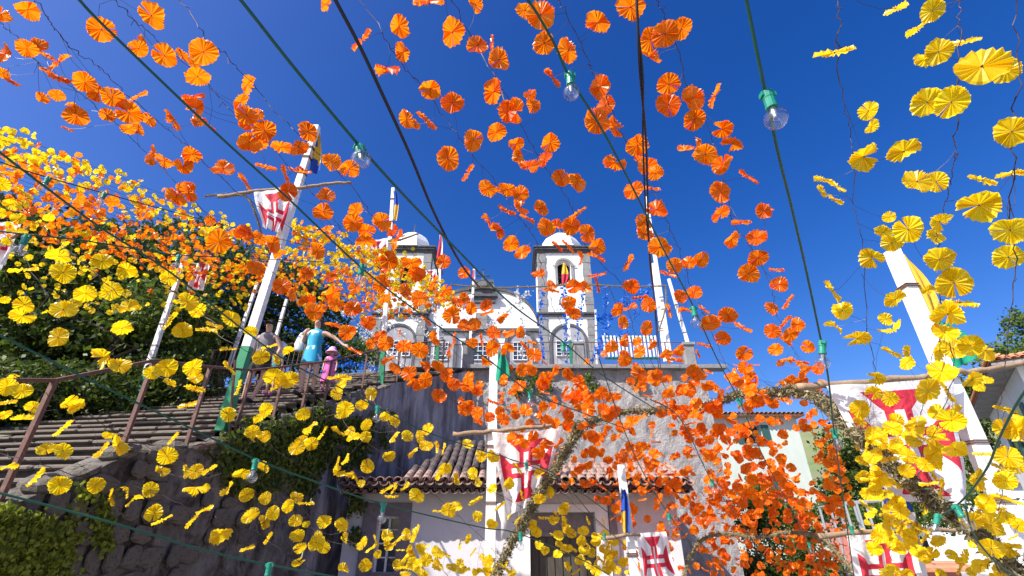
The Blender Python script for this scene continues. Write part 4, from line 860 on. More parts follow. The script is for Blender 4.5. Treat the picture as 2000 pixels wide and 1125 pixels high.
# ================================================================ PEOPLE
M_lip = mat('lips', (.4,.16,.13), .5)
def skinned(name, joints, edges, rad, m, parent, lvl=2):
    keys = list(joints); me = bpy.data.meshes.new(name); me.from_pydata([joints[k_] for k_ in keys], [(keys.index(a), keys.index(c)) for a,c in edges], [])
    o = bpy.data.objects.new(name, me); COL.objects.link(o); o.parent = parent
    me.materials.append(m)
    md = o.modifiers.new('skin','SKIN'); md.use_smooth_shade = True
    sv_ = me.skin_vertices[0].data if me.skin_vertices else None
    if sv_ is None:
        me.attributes  # skin layer is made by the modifier; ensure it
        import bmesh
        bm_ = bmesh.new(); bm_.from_mesh(me); bm_.verts.layers.skin.verify(); bm_.to_mesh(me); bm_.free(); sv_ = me.skin_vertices[0].data
    for i, k_ in enumerate(keys): r = rad[k_]; sv_[i].radius = (r, r) if not isinstance(r, tuple) else r; sv_[i].use_root = (i == 0)
    s_ = o.modifiers.new('sub','SUBSURF'); s_.levels = lvl; s_.render_levels = lvl
    return o
def person(loc, H_, J, label, sc=1.0, rot=0):
    """J overrides joints in units of body height; x right in the picture, -y towards the viewer"""
    root = empty('person', loc); root.rotation_euler = (0,0,rot); root.scale = (H_,)*3; tag(root, label, 'person')
    j = {'pelvis':(0,0,.53),'waist':(0,0,.61),'chest':(0,0,.71),'neck':(0,-.005,.83),'nk2':(0,-.008,.87),'head':(0,-.015,.92),'crown':(0,-.005,.965),
         'shL':(-.1,0,.8),'elL':(-.13,.01,.64),'wrL':(-.14,-.03,.5),'haL':(-.14,-.04,.455),
         'shR':(.1,0,.8),'elR':(.13,.01,.64),'wrR':(.14,-.03,.5),'haR':(.14,-.04,.455),
         'hpL':(-.055,0,.5),'knL':(-.06,-.02,.28),'anL':(-.06,.01,.05),'toL':(-.065,-.09,.02),
         'hpR':(.055,0,.5),'knR':(.06,-.02,.28),'anR':(.06,.01,.05),'toR':(.065,-.09,.02)}
    j.update(J)
    r = {'pelvis':.075,'waist':.062,'chest':.072,'neck':.032,'nk2':.034,'head':.055,'crown':.045,'shL':.036,'elL':.024,'wrL':.016,'haL':.018,'shR':.036,'elR':.024,'wrR':.016,'haR':.018,
         'hpL':.058,'knL':.036,'anL':.021,'toL':.02,'hpR':.058,'knR':.036,'anR':.021,'toR':.02}
    E = [('pelvis','waist'),('waist','chest'),('chest','neck'),('neck','nk2'),('nk2','head'),('head','crown'),('chest','shL'),('shL','elL'),('elL','wrL'),('wrL','haL'),('chest','shR'),('shR','elR'),('elR','wrR'),('wrR','haR'),
         ('pelvis','hpL'),('hpL','knL'),('knL','anL'),('anL','toL'),('pelvis','hpR'),('hpR','knR'),('knR','anR'),('anR','toR')]
    for s_ in 'LR':                                   # fingers
        h_ = Vector(j['ha'+s_]); w_ = Vector(j['wr'+s_]); d = (h_-w_).normalized(); side = d.cross(Vector((0,1,0))).normalized()
        for i, (o_, l_) in enumerate(((-.013,.036),(-.004,.042),(.005,.04),(.013,.032))):
            j['f%d%s'%(i,s_)] = tuple(h_+side*o_+d*l_+Vector((0,-.008,0))); r['f%d%s'%(i,s_)] = .0045; E.append(('ha'+s_,'f%d%s'%(i,s_)))
        j['th'+s_] = tuple(h_+side*.024+d*.012+Vector((0,-.012,0))); r['th'+s_] = .005; E.append(('ha'+s_,'th'+s_))
    j['nose'] = tuple(Vector(j['head'])+Vector((0,-.066,-.005))); r['nose'] = .009; E.append(('head','nose'))
    skinned('body', j, E, r, M_skin, root)
    hd = Vector(j['head'])
    for sx in (-1,1):
        m = MB(); m.lathe(hd+Vector((sx*.021,-.052,.012)), [(.002,-.005),(.006,0),(.002,.005)], n=8); m.build('eye', M_hair, root, True)
    m = MB(); m.box(hd+Vector((-.014,-.059,-.027)), hd+Vector((.014,-.05,-.023))); m.build('mouth', M_lip, root)
    return root, j
def loft(root, secs, name, m, n=18, closed=True):
    """secs: (cx,cy,z,rx,ry)"""
    b = MB(); 
    for k_, (cx,cy,z,rx,ry) in enumerate(secs):
        for i in range(n): a = 2*math.pi*i/n; w_ = 1+.05*math.sin(a*5+k_)*(k_/len(secs)); b.v.append((cx+rx*math.cos(a)*w_, cy+ry*math.sin(a)*w_, z))
    for k_ in range(len(secs)-1):
        for i in range(n): b.f.append((k_*n+i,k_*n+(i+1)%n,(k_+1)*n+(i+1)%n,(k_+1)*n+i)); b.m.append(0)
    o = b.build(name, m, root, True); return o
M_dress = mat('blue_dress_fabric', (.01,.3,.5), .7, c2=(.55,.75,.8), scale=6, thr=(.57,.6), detail=2); M_grey = mat('grey_top_fabric', (.15,.135,.15), .8, c2=(.22,.2,.22), scale=12); M_blk = mat('black_fabric', (.012,.012,.014), .8)
M_pinkc = mat('pink_fabric', (.62,.12,.4), .75); M_pinkh = mat('pink_hat_fabric', (.75,.25,.5), .75, c2=(.8,.5,.65), scale=30); M_teal = mat('teal_fabric', (.03,.22,.26), .8); M_bag = mat('pale_bag', (.6,.62,.62), .7); M_sand = mat('black_sandal', (.02,.018,.02), .6)
def hair(root, hd, name='hair', m=M_hair, back=.03, low=.03, k_=1.12):
    b = MB(); hd = Vector(hd); b.lathe(hd+Vector((0,.03,.026)), [(.01,.05*k_),(.036,.044*k_),(.054,.024*k_),(.058,.0),(.055,-.03),(.04,-low-.04),(.02,-low-.07)], n=14, sy=.95, ax=(0,-.3,1)); return b.build(name, m, root, True)
def shoes(root, j, m):
    for s_ in 'LR':
        a = Vector(j['an'+s_]); t = Vector(j['to'+s_]); b = MB(); b.tube([a+Vector((0,.03,-.035)), a.lerp(t,.5)+Vector((0,0,-.018)), t+Vector((0,-.02,-.002))], [.02,.024,.022], 8); b.build('sandal', m, root, True)
def stand(x, Y, y=780): X = at(x,y,Y).x; return Vector((X, Y, CAMZ + lin(Y+.14*(X+3.9)) + .01))
# woman in blue
pw = stand(592, 9.5); rt, j = person(pw, 1.7, {'shR':(.1,0,.8),'elR':(.24,.0,.73),'wrR':(.37,-.02,.63),'haR':(.41,-.03,.61),'elL':(-.15,.0,.68),'wrL':(-.11,-.07,.775),'haL':(-.095,-.07,.8),
   'knL':(-.05,-.04,.28),'anL':(-.035,-.03,.03),'toL':(-.06,-.12,.01),'knR':(.085,.0,.3),'anR':(.06,.06,.09),'toR':(.07,-.03,.07)}, 'woman in a bright blue dress coming down the stairs, one arm out to the railing')
loft(rt, [(0,0,.845,.035,.035),(0,0,.825,.09,.05),(0,0,.79,.1,.07),(0,0,.72,.098,.08),(0,0,.64,.082,.072),(0,0,.56,.098,.088),(.005,0,.48,.112,.095),(.01,0,.42,.118,.1),(.01,.0,.385,.122,.104)], 'dress', M_dress)
hair(rt, j['head'], low=.04); shoes(rt, j, M_sand)
b = MB(); b.lathe((-.2,.02,.56), [(.03,-.0),(.055,.02),(.062,.1),(.04,.19),(.012,.25)], n=10, sy=.4); b.tube([(-.2,.02,.78),(-.15,0,.83),(-.1,.0,.84)],.012,6); bag = tag(b.build('shoulder_bag', M_bag, smooth=True), 'pale shoulder bag carried by the woman in the blue dress', 'bag')
bag.location = pw; bag.scale = (1.7,)*3
# person in cap
pm = stand(492, 8.9); rt, j = person(pm, 1.68, {'elL':(-.15,.03,.65),'wrL':(-.12,-.04,.55),'haL':(-.11,-.06,.51),'elR':(.17,.02,.65),'wrR':(.17,-.03,.53),'haR':(.165,-.04,.49),'knL':(-.06,-.05,.29),'anL':(-.1,.0,.04),'toL':(-.14,-.07,.01),'knR':(.05,.03,.3),'anR':(-.02,.04,.06),'toR':(-.05,-.04,.04)}, 'person in a black cap, grey sleeveless top and black shorts behind the railing')
loft(rt, [(0,0,.845,.035,.035),(0,0,.825,.085,.05),(0,0,.79,.1,.07),(0,0,.72,.1,.082),(0,0,.64,.09,.078),(0,0,.57,.098,.085),(0,0,.53,.102,.09)], 'sleeveless_top', M_grey)
loft(rt, [(0,0,.57,.09,.08),(0,0,.52,.103,.09),(0,0,.46,.115,.095),(0,0,.4,.12,.1),(0,0,.36,.12,.1)], 'shorts', M_blk)
shoes(rt, j, M_sand)
hd = Vector(j['head']); b = MB(); b.lathe(hd+Vector((0,.008,.03)), [(.01,.062),(.04,.05),(.058,.025),(.062,0),(.06,-.012)], n=14); b.box(hd+Vector((-.035,-.11,.018)), hd+Vector((.035,-.05,.026))); b.build('cap', M_blk, rt, True); hair(rt, hd-Vector((0,-.012,.02)), low=.01, k_=.7)
b = MB(); b.lathe((.12,.12,.62), [(.02,-.06),(.07,-.03),(.085,.05),(.07,.12),(.02,.16)], n=10, sy=.6); bp = tag(b.build('backpack', M_bag, smooth=True), 'pale cloth bag on the back of the person in the black cap', 'bag'); bp.location = pm; bp.scale = (1.68,)*3
# girl in pink
pg = stand(632, 10.1); rt, j = person(pg, .98, {'head':(0,-.015,.885),'nk2':(0,-.008,.83),'neck':(0,0,.79),'crown':(0,-.0,.95),'shL':(-.1,0,.76),'shR':(.1,0,.76),'elL':(-.14,.0,.62),'wrL':(-.13,-.04,.5),'haL':(-.13,-.05,.46),'elR':(.15,.01,.62),'wrR':(.16,-.02,.5),'haR':(.16,-.03,.46)}, 'small girl in a pink dress and pink sun hat walking beside the woman in blue')
loft(rt, [(0,0,.79,.05,.045),(0,0,.75,.09,.06),(0,0,.68,.1,.08),(0,0,.58,.105,.09),(0,0,.42,.13,.11),(0,0,.24,.15,.125),(0,0,.17,.155,.13)], 'dress', M_pinkc)
hd = Vector(j['head']); b = MB(); b.lathe(hd+Vector((0,.005,.03)), [(.01,.1),(.05,.09),(.085,.05),(.09,.02),(.13,-.02),(.15,-.045),(.14,-.05),(.09,.01)], n=16); b.build('sun_hat', M_pinkh, rt, True); shoes(rt, j, M_pinkc)
# child behind
pc = stand(522, 9.9); rt, j = person(pc, 1.05, {'elL':(-.13,.0,.64),'wrL':(-.1,-.06,.55),'haL':(-.09,-.08,.52)}, 'small child in a teal outfit half hidden behind the person in the black cap')
loft(rt, [(0,0,.84,.04,.04),(0,0,.81,.09,.055),(0,0,.72,.105,.085),(0,0,.6,.1,.085),(0,0,.48,.12,.1),(0,0,.36,.13,.11)], 'outfit', M_teal); hair(rt, j['head']); shoes(rt, j, M_pinkc)
# ================================================================ PAPER FLOWERS
def flowermesh(seed, fold, amp, jag, gap, wp, mt, low=False):
    """pleated crepe rosette of radius 1 in the xy plane, unevenly opened pleats; fold lifts both halves, gap leaves a slit"""
    r_ = random.Random(seed); b = MB(); n = 22 if low else 44; rr = (.05, 1.0) if low else (.05, .5, .86, 1.0)
    g = [1 + .55*math.sin(i*.31+seed) + r_.uniform(-.35,.35) for i in range(n)]; g = [max(.3,q) for q in g]; tot = sum(g); a = [math.radians(gap/2)]
    for q in g: a.append(a[-1] + q/tot*(2*math.pi-math.radians(gap)))
    ph = [r_.uniform(0,6) for _ in range(6)]; lob = [r_.uniform(-jag,jag) for _ in range(n+1)]; fo = r_.uniform(0,6)
    for k_, q in enumerate(rr):
        for i in range(n+1):
            t = a[i]; o_ = 1+.05*math.sin(2*t+ph[0])+.045*math.sin(3*t+ph[1])+.03*math.sin(7*t+ph[2])
            rad = q*(o_ + (lob[i] + (.03 if i%2 else -.03) if q > .8 else 0))
            x = rad*math.cos(t); y = rad*math.sin(t)
            z = 1.75*amp*(q**.8)*(1 if i%2 else -1)*(.75+.5*math.sin(i*.9+ph[3]))
            w_ = q*q*(.13*math.sin(2*t+ph[4]) + .09*math.sin(3*t+ph[5]) + .05*math.sin(5*t+ph[2])) - (.1*math.sin(4*t+ph[1]) if q == 1.0 else 0); w_ *= wp
            d = y*math.cos(fo)-x*math.sin(fo); s_ = abs(d)*math.sin(fold); c = math.cos(fold); e_ = d*(c-1)
            b.v.append((x - e_*math.sin(fo), y + e_*math.cos(fo), z+w_+s_))
    for k_ in range(len(rr)-1):
        for i in range(n): b.f.append((k_*(n+1)+i, (k_+1)*(n+1)+i, (k_+1)*(n+1)+i+1, k_*(n+1)+i+1)); b.m.append(0)
    if not low: b.lathe((0,0,0), [(.015,-.14),(.045,-.04),(.045,.04),(.015,.12)], n=5, m=1)
    o = b.build('paper_flower', [mt, M_wire]); me = o.data; bpy.data.objects.remove(o); return me
SPEC = [(.0,.05,.02,0),(.05,.055,.03,6),(.1,.05,.03,0),(.18,.06,.04,12),(.28,.06,.04,0),(.6,.07,.04,10),(.45,.08,.05,20),(.8,.08,.05,14),(.12,.07,.05,40),(-.25,.06,.05,0),
        (.0,.06,.04,0),(.15,.05,.02,8),(.35,.07,.04,25),(.7,.06,.06,6),
        (.0,.075,.04,0,.3),(.04,.085,.05,0,.2),(.0,.07,.03,0,.45),(.16,.08,.05,0,.3)]
def fset(mt, low=False): return [flowermesh(i*3+1, *(s_ if len(s_) == 5 else s_+(.75,)), mt, low) for i, s_ in enumerate(SPEC)]
FO, FY = fset(M_or), fset(M_ye); FOL, FYL = fset(M_or, True), fset(M_ye, True)
DIA = .15
fr = random.Random(21)
def fl_matrix(c, rad, ratio, ang, rnd):
    d = (c - cam.location).normalized(); U0 = Vector((0,-SP_,CP_)); Rt = Vector((1,0,0))
    Rt = (Rt - d*Rt.dot(d)).normalized(); U = Rt.cross(d).normalized()
    if U.dot(U0) < 0: U = -U
    a = math.radians(ang); m_ = Rt*math.cos(a) + U*math.sin(a); q = m_.cross(d).normalized()
    rdl = Vector((c.x, (c-cam.location).dot(Vector((0,-SP_,CP_))))); cs = d.dot(Vector((0,CP_,SP_))); ex = 1/max(.3,cs)-1
    if rdl.length > 1e-6: rdl.normalize()
    cm = rdl.x*math.cos(a)+rdl.y*math.sin(a); s1 = 1+ex*cm*cm; s2 = 1+ex*(1-cm*cm)     # a disc away from the picture's centre is stretched outwards
    rad = rad/s1; ratio = min(1, ratio*s1/s2)
    sg = 1 if rnd.random() < .5 else -1
    n = (-d*ratio + q*sg*math.sqrt(max(0,1-ratio*ratio))).normalized()
    y = n.cross(m_).normalized(); M = Matrix((m_, y, n)).transposed().to_4x4()
    roll = rnd.uniform(0, 2*math.pi)
    return Matrix.Translation(c) @ M @ Matrix.Rotation(roll,4,'Z') @ Matrix.Scale(rad,4)
 
def parse(zx, zy, k, s):
    out = []
    for e in s.replace('\n',' ').split(';'):
        e = e.split()
        if not e: continue
        v = [float(q) for q in e]
        x, y, dd = v[0]/k+zx, v[1]/k+zy, v[2]/k
        ra = v[3] if len(v) > 3 else fr.choice((.95,.85,.8,.7,.6,.45,.9)); an = v[4] if len(v) > 4 else fr.uniform(-60,60)
        out.append([x,y,dd,ra,an])
    return out
ZO, ZY = [], []
Z = 2.96
ZO += parse(0,0,Z,"""5 80 130 .7 110;160 55 170 .6 -15;155 280 150 .7 -30;215 265 130 .7 20;35 310 120 .5 60;265 330 110 .3 -35;340 355 150 .25 35;15 420 110 .6 -50;70 475 110 .4 -40;270 410 100 .4 -35;340 445 160 .45 -30;490 475 160 .75 -10;240 565 90 .7 -60;330 550 110 .6 -20;430 600 120 .4 -30;440 670 160 .75 -10;390 745 80 .4 -30;570 535 150 .7 -50;650 560 150 .8 -60;800 555 110 .35 25;620 665 110 .7 -30;745 650 170 .85 0;860 690 110 .6 -50;740 745 100 .6 -20;800 750 90 .6 -60;585 170 175 .9 -70;800 280 130 .8 -30;815 250 100 .7 60;950 320 155 .95 0;1050 320 100 .5 -60;1175 300 175 .95 0;1120 370 80 .6 -60;1140 440 160 .65 -10;875 90 185 .75 -70;1430 490 120 .6 60;1390 590 110 .7 50;1425 665 140 .8 0;1440 720 130 .6 0;1440 820 150 .8 0;1120 560 150 .25 5;1140 625 150 .65 -80;1150 700 100 .6 0;1205 730 100 .4 -40;1010 690 140 .3 -70;885 885 90 .5 60;870 930 70 .7 0;950 930 120 .5 -40;1060 960 130 .7 -20;1110 890 130 .7 -30;1290 975 140 .6 10;1415 1050 120 .35 -65;1075 1090 120 .7 0""")
ZO += parse(500,0,Z,"""400 25 90 .6 60;612 230 150 .3 42;825 150 150 .7 -80;850 300 130 .6 -70;757 390 155 .3 0;1005 515 130 .85 0;1135 595 135 .9 0;870 690 120 .65 -60;920 715 70 .7;985 695 140 .4 -45;1255 810 135 .8 -70;1110 915 145 .9 -60;1390 765 120 .85 60;1225 1000 120 .3 55;1375 530 155 .7 80;1135 185 170 .8 75;1000 10 190 .3 0;1270 25 110 .7 -60;1280 265 125 .8 0;1365 245 90 .4 90;1405 345 150 .7 -40;1455 645 140 .7 -80;1340 1090 110 .8 -30;1390 1110 80;1450 1095 100 .8;50 755 140 .9 0;10 660 80;15 830 120 .8;300 760 130 .8 -70;145 850 130 .5 -15;245 850 120 .7 30;60 965 130 .35 -15;170 1010 120 .35 -80;215 980 70 .4 -30;275 1000 110 .4 -20;185 1110 120 .9;435 935 120 .8 -40;540 975 130 .75 -10;405 1130 110 .7""")
ZO += parse(1000,0,Z,"""165 85 175 .95;75 60 110 .8;185 250 140 .9;325 290 150 .75 -60;235 450 140 .35 -45;495 130 150 .8 -20;685 40 165 .9;105 550 80 .8;120 610 95 .8;20 640 150 .7 80;510 500 150 .75 70;540 610 125 .8;490 700 155 .95;595 735 130 .55 -60;885 195 175 .85 80;800 230 150 .85 60;980 165 140 .85 30;790 330 140 .4 -30;905 485 145 .85 30;905 605 150 .9 0;1045 565 145 .9 -40;1170 555 155 .3 75;1055 690 145 .8 30;1215 745 140 .7 20;1275 830 130 .6 -20;1000 870 110 .35 0;1080 815 60 .5 -60;1120 890 145 .85;1215 950 140 .7 40;1365 1020 130 .3 -35;1205 1110 130 .9;725 840 140 .85;745 900 90 .6 50;785 965 130 .7;830 1000 100 .8;700 1100 120 .8 30;805 1090 110 .25 -5;595 940 135 .6 -20;220 825 120 .85 60;190 920 110 .5 40;25 830 90 .9;30 910 90 .7;90 965 130 .5 -10;285 1030 110 .9;380 1050 120 .7 -50;-100 1100 110 .5;50 1120 100""")
ZY += parse(1500,0,Z,"""740 50 170 .35 30;950 60 170 .9;860 160 160 .35 45;385 300 240 .22 10;985 300 200 .7 20;1140 240 180 .3 15;910 340 150 .5 0;1235 385 340 .62 -5;1380 410 200 .8 30;920 590 210 .9 0;1060 590 240 .85 20;580 640 130 .8 70;600 730 110 .5 60;550 905 190 .75 70;785 875 220 .5 25;320 1040 130 .4 -15;400 1080 110 .4 -35;860 1050 180 .7 -30;970 1050 160 .8 30;1410 760 240 .85 0;1410 1000 200 .25 10;1240 1040 170 .4 -20""")
ZY += parse(1500,370,Z,"""300 15 90 .4;390 60 110 .35 -35;1220 90 280 .65 0;810 230 190 .95;700 160 90 .7 10;665 250 120 .6 -20;715 310 130 .8 -20;990 185 140 .7 60;965 270 110 .7;1400 235 240 .65 15;1390 390 190 .8 -30;990 405 190 .75 -20;1075 540 240 .72 0;925 580 90 .5 25;1110 660 220 .25 -5;1040 720 220 .6 -5;600 390 160 .75 -20;375 585 150 .25 -60;430 700 125 .85;390 785 120 .4 -35;515 860 165 .5 15;735 635 140 .6 35;680 750 90 .8;720 810 150 .4 30;715 940 130 .35 -35;800 935 70 .7 80;805 1000 100 .8 60;625 1090 120 .6 0;1020 830 170 .6 -30;1070 920 150 .8;1170 900 170 .75 0;1255 930 150 .65 -70;990 930 140 .6 65;1005 1050 190 .6 -5;1180 1100 140 .5 40;1255 1095 100 .5 -20""")
ZO += parse(1500,370,Z,"""5 110 60;50 465 90 .35;65 550 110 .8;115 650 100 .35 60;20 685 90 .7 -60;170 780 90 .9;100 765 100 .4 50;130 835 110 .7;25 820 100 .9;95 880 90 .3 -45;45 925 85 .9;230 910 85 .9;110 975 100 .4 0;195 1000 90 .3 -10;210 1050 90 .5 50;290 1035 80 .9;130 1100 70 .8;190 1105 90""")
ZO += parse(0,0,1,"""1408 418 40 .6;1447 434 42 .4 0;1428 467 38 .6;1492 412 36 .8;1477 465 44 .7;1481 503 44 .7;1463 534 46 .8;1421 615 40 .8;1451 640 40 .3 -30;1412 660 34 .8;1453 690 34 .9;1455 718 32 .8;1430 735 30;1467 762 30;1440 745 28""")
ZY += parse(0,370,Z,"""340 385 150 .5 -20;360 325 90 .4 50;365 480 165 .7 0;130 465 175 .22 5;590 415 130 .75 10;735 465 125 .7 -10;495 600 145 .7 10;645 585 125 .95;140 665 125 .85;130 730 150 .6 -25;30 640 70 .7;365 695 170 .6 10;435 655 90 .6 -20;745 680 130 .55 35;705 800 140 .55 0;335 855 130 .85;975 510 110 .8 -30;1085 650 125 .75;1145 700 100 .8 50;985 755 120 .4 60;1055 815 120 .8 0;1195 810 130 .25 0;1340 750 115 .8;1240 785 110 .45 -20;595 970 130 .65 -70;690 1020 140 .65 -15;965 1030 135 .8;1115 1030 115 .9 70;880 1060 100 .8;1130 1090 100 .5;1320 925 100 .35 0;1325 1030 100 .4 -50;1450 820 80 .8;60 1105 110 .6;60 85 90 .8;130 90 90 .6;140 20 120 .4 -50;110 170 100 .7;100 240 130 .4 -5;280 160 70 .8;40 300 70 .7;495 255 60 .7;525 300 70 .6;10 -30 115 .9;0 130 80""")
ZO += parse(0,370,Z,"""1265 300 160 .95 0;1325 240 80 .4 45;1215 180 70;1400 260 120 .6;1020 40 140 .6;1090 20 130 .5;450 50 80;370 60 70;650 70 80;560 140 70""")
ZO += parse(400,400,Z,"""685 40 120 .85;700 140 100 .45 20;855 105 120 .9;875 30 100 .7 40;935 150 110 .8;930 210 120 .5 5;1025 95 120 .85 -60;1085 150 80 .7;1120 190 100 .4 60;1095 230 70 .5 80;1065 320 115 .95;1040 375 60 .5;1195 335 120 .6;1225 400 110 .8;1380 330 90 .9;650 265 110 .75 -60;240 155 120 .6;145 145 90 .4 30;320 190 100 .6 -70;395 220 120 .7 -60;430 280 90 .5 30;295 365 110 .8;445 470 110 .9;500 510 100 .5 -60;590 560 100 .7;630 620 115 .85;680 595 60;740 510 100 .8 50;760 575 95 .8;855 600 105 .9;945 680 95 .85 0;745 695 100 .4 -15;825 740 105 .9;870 845 95 .35 -25;1280 665 90 .4 -50;965 800 75 .9 70;1015 755 80 .7 20;1045 800 100 .85;1130 745 50 .4 80;1150 815 100 .7;1240 840 110 .85;1325 770 95 .5 -70;1410 840 80 .3 75;1445 770 70 .3 85;1060 905 90 .4 30;1100 945 80 .7;1180 975 95 .9;1205 1030 80 .6;1275 1010 90 .9;1280 930 80 .6;1350 930 90 .6;1400 985 90 .8;1440 1040 80;1355 1105 90 .9;1040 440 90 .7 -60;1155 495 80 .9 -60;1035 540 90 .5;1240 540 100 .8;1385 495 90 .6;1320 450 95 .4 60;1375 550 90 .35;1430 640 110 .9;1460 560 80;870 480 80 .8;1010 470 80;590 395 90 .8;730 420 80 .8;810 380 60""")
ZY += parse(400,400,Z,"""155 670 110 .8;280 740 130 .6 10;325 880 100 .9;370 820 90 .3 15;30 700 90 .5;40 725 80 .25;140 835 110 .3 0;140 945 100 .35 -55;480 840 80 .5 30;410 895 70 .5 -60;405 995 130 .8;490 1010 110 .9 60;430 1055 110 .3 45;195 1055 90 .4 80;780 1000 150 .25 0;790 1040 90 .5;765 1090 80 .9;960 1095 75 .95""")
ZO += parse(900,400,Z,"""165 85 100 .4 -60;210 150 110 .5 -60;290 225 105 .8 60;355 275 100 .7 30;270 30 110 .3 -25;345 15 110 .5;385 80 100 .3 -30;465 20 100 .7;495 130 110 .9;550 120 80 .7;635 125 110 .95;680 45 110 .4 35;730 165 115 .8 -60;790 240 100 .9;560 240 90 .35 -45;620 240 100 .35 -50;700 310 90 .4 90;785 305 110 .25 -25;445 405 85 .5 5;525 465 70 .6 -30;520 495 100 .3 -10;655 475 95 .9;720 480 80 .7;790 405 110 .2 10;790 465 90 .3 -75;625 565 90 .9;650 630 95 .75;970 335 110 .45 65;985 470 100 .85;1035 535 100 .25 5;1085 580 95 .9;905 605 90 .7 60;980 600 90 .3 20;940 680 80 .8 -70;1075 715 90 .8 80;1205 610 90 .35 -75;1055 100 100 .8;1060 170 110 .7;1150 245 150 .7 -10;1130 30 130 .7;1235 350 100 .9;1200 400 110 .3 -20;1315 330 100 .7 0;1390 315 100 .85;1350 505 95 .8 20;1270 530 90 .8;1300 595 110 .25 -5;1440 685 120 .85;1405 605 80 .35 -40;20 395 80 .8;60 600 80 .8 80;20 540 70;145 580 80 .8;155 625 90 .3 20;240 650 80 .5 40;30 700 100 .7;80 690 80 .9;190 740 90 .8;275 745 80 .5;340 735 75 .7 80;65 800 70;120 780 80 .3 -80;180 830 100;270 830 90 .7;370 820 80;425 865 90 .9;415 790 60 .3;155 905 80 .5 -20;870 820 80 .9;945 785 80 .6 80;1020 790 60;1035 850 80 .8;1100 805 70 .6 70;830 860 50;945 890 100 .8 70;1180 860 90 .5 20;1260 840 80 .7 50;1250 905 80 .4 -15;1030 975 120 .6;1045 1040 70 .5;1345 960 90 .8;1430 965 60;1440 1045 65 .95;1410 810 90 .3 -15;1370 860 60 .4 -70;250 1010 60 .8 70;40 1000 90 .6 60;40 1050 80;95 1075 70 .9;340 1045 80 .8;355 955 80 .9;410 955 70;490 1010 100 .8 70;535 965 70 .5 60;620 980 80 .8;690 1025 90 .8;600 1080 80;670 1110 80;740 1100 70;810 1090 90 .8;890 1110 80 .5;1080 1105 60 .3;1130 1020 70;1190 1010 70 .7;1280 1060 80 .7;1200 1090 80""")
ZY += parse(0,745,Z,"""40 30 140 .8;130 55 120 .8;50 120 110 .45 15;30 190 90 .5 20;195 150 100 .8;130 220 140 .25 5;400 115 110 .6 50;450 145 110 .6 60;365 270 130 .35 55;265 390 130 .5 10;365 400 110 .9;590 400 130 .35 60;625 310 70 .6;680 370 130 .6 -60;1000 330 90 .4 60;965 430 130 .8 50;930 520 90 .6;55 485 120 .35 15;205 550 140 .35 65;345 600 155 .75;555 600 120 .95;640 675 100 .35 -70;745 630 90 .35 -60;870 625 110 .85 20;770 680 120 .25 40;890 760 120 .8 20;940 800 130 .15 30;1070 520 80 .5 -70;1130 520 100 .8 60;1210 510 110 .35 40;1135 610 155 .4 0;1320 625 110 .4 60;1395 530 110 .5 0;1425 655 95 .9;1110 805 120 .3 60;1185 745 110 .25 25;1275 880 150 .55 15;1440 780 100 .7 50;1430 965 100 .35 20;1320 190 95 .95;1085 135 120 .4 15;980 10 80 .5;1130 40 130 .45;1460 290 90 .9;1385 30 100 .3 85""")
ZY += parse(400,745,Z,"""270 280 90 .9;265 320 70;350 165 95 .8 60;310 215 80 .5 40;340 315 90 .7;570 190 85 .9;605 260 110 .25 45;530 385 100 .8;560 350 90 .8;615 360 90 .8;680 300 90 .3 60;810 160 110 .85 50;785 195 70 .5;910 135 80 .8;935 250 75 .8 60;930 320 70 .95;775 285 90 .4 -35;840 290 70 .7;860 325 85 .5;1040 200 70 .8;1095 230 75 .8 -60;1090 315 85 .3 55;1170 315 70 .95;1240 320 75 .7 -70;1290 275 80 .7;1280 370 80 .8;1335 380 75 .3 -80;1380 390 75 .25 75;1195 405 85 .35 50;1065 430 75 .85;940 490 85 .95 20;770 520 90 .6 -50;770 460 60 .4 80;810 450 80 .2 60;865 535 110 .4 -30;905 590 50;1385 505 85 .8;1350 545 60 .5 80;1455 565 70 .5 -70;1050 625 90 .35 30;1105 620 80 .35 75;1080 665 80 .3 0;1165 615 80 .4 50;1225 660 95 .8 -30;35 510 110 .4 35;205 525 110 .5;345 490 80 .7;350 675 85 .8 30;240 780 85 .8;285 765 85 .7;395 760 90 .95;345 810 80 .8;480 720 90 .7 70;530 670 80 .8;585 705 95 .25 0;525 805 80 .95;585 825 50 .8;535 890 85 .95;550 965 90 .6 25;690 810 90 .85;645 930 110 .8;690 960 80 .9;655 890 60;790 830 90 .8;805 910 70 .5 -70;365 905 90 .4 65;540 1045 85 .5 30;800 1085 75 .6 -30;10 610 50;15 740 80 .3 25;930 1060 85 .85;1000 1000 60 .7 40;915 935 90 .5 60;990 920 70 .3 -60;960 965 80 .3 40;1055 890 80 .8;1055 950 70 .7;1105 930 100 .3 45;1165 885 70 .9;1130 975 50 .3;1225 885 110 .3 70;1185 970 60 .5 60;1115 1060 70 .9;1150 1020 80 .4 60;1230 1060 80 .7;1280 1030 80 .9;1270 955 60 .4;1345 990 80 .8;1390 1000 70;1350 1060 80;1430 1070 70;1160 1110 60;1260 1110 70;1410 745 90 .9;1350 750 70 .25 0;1455 720 70 .8""")
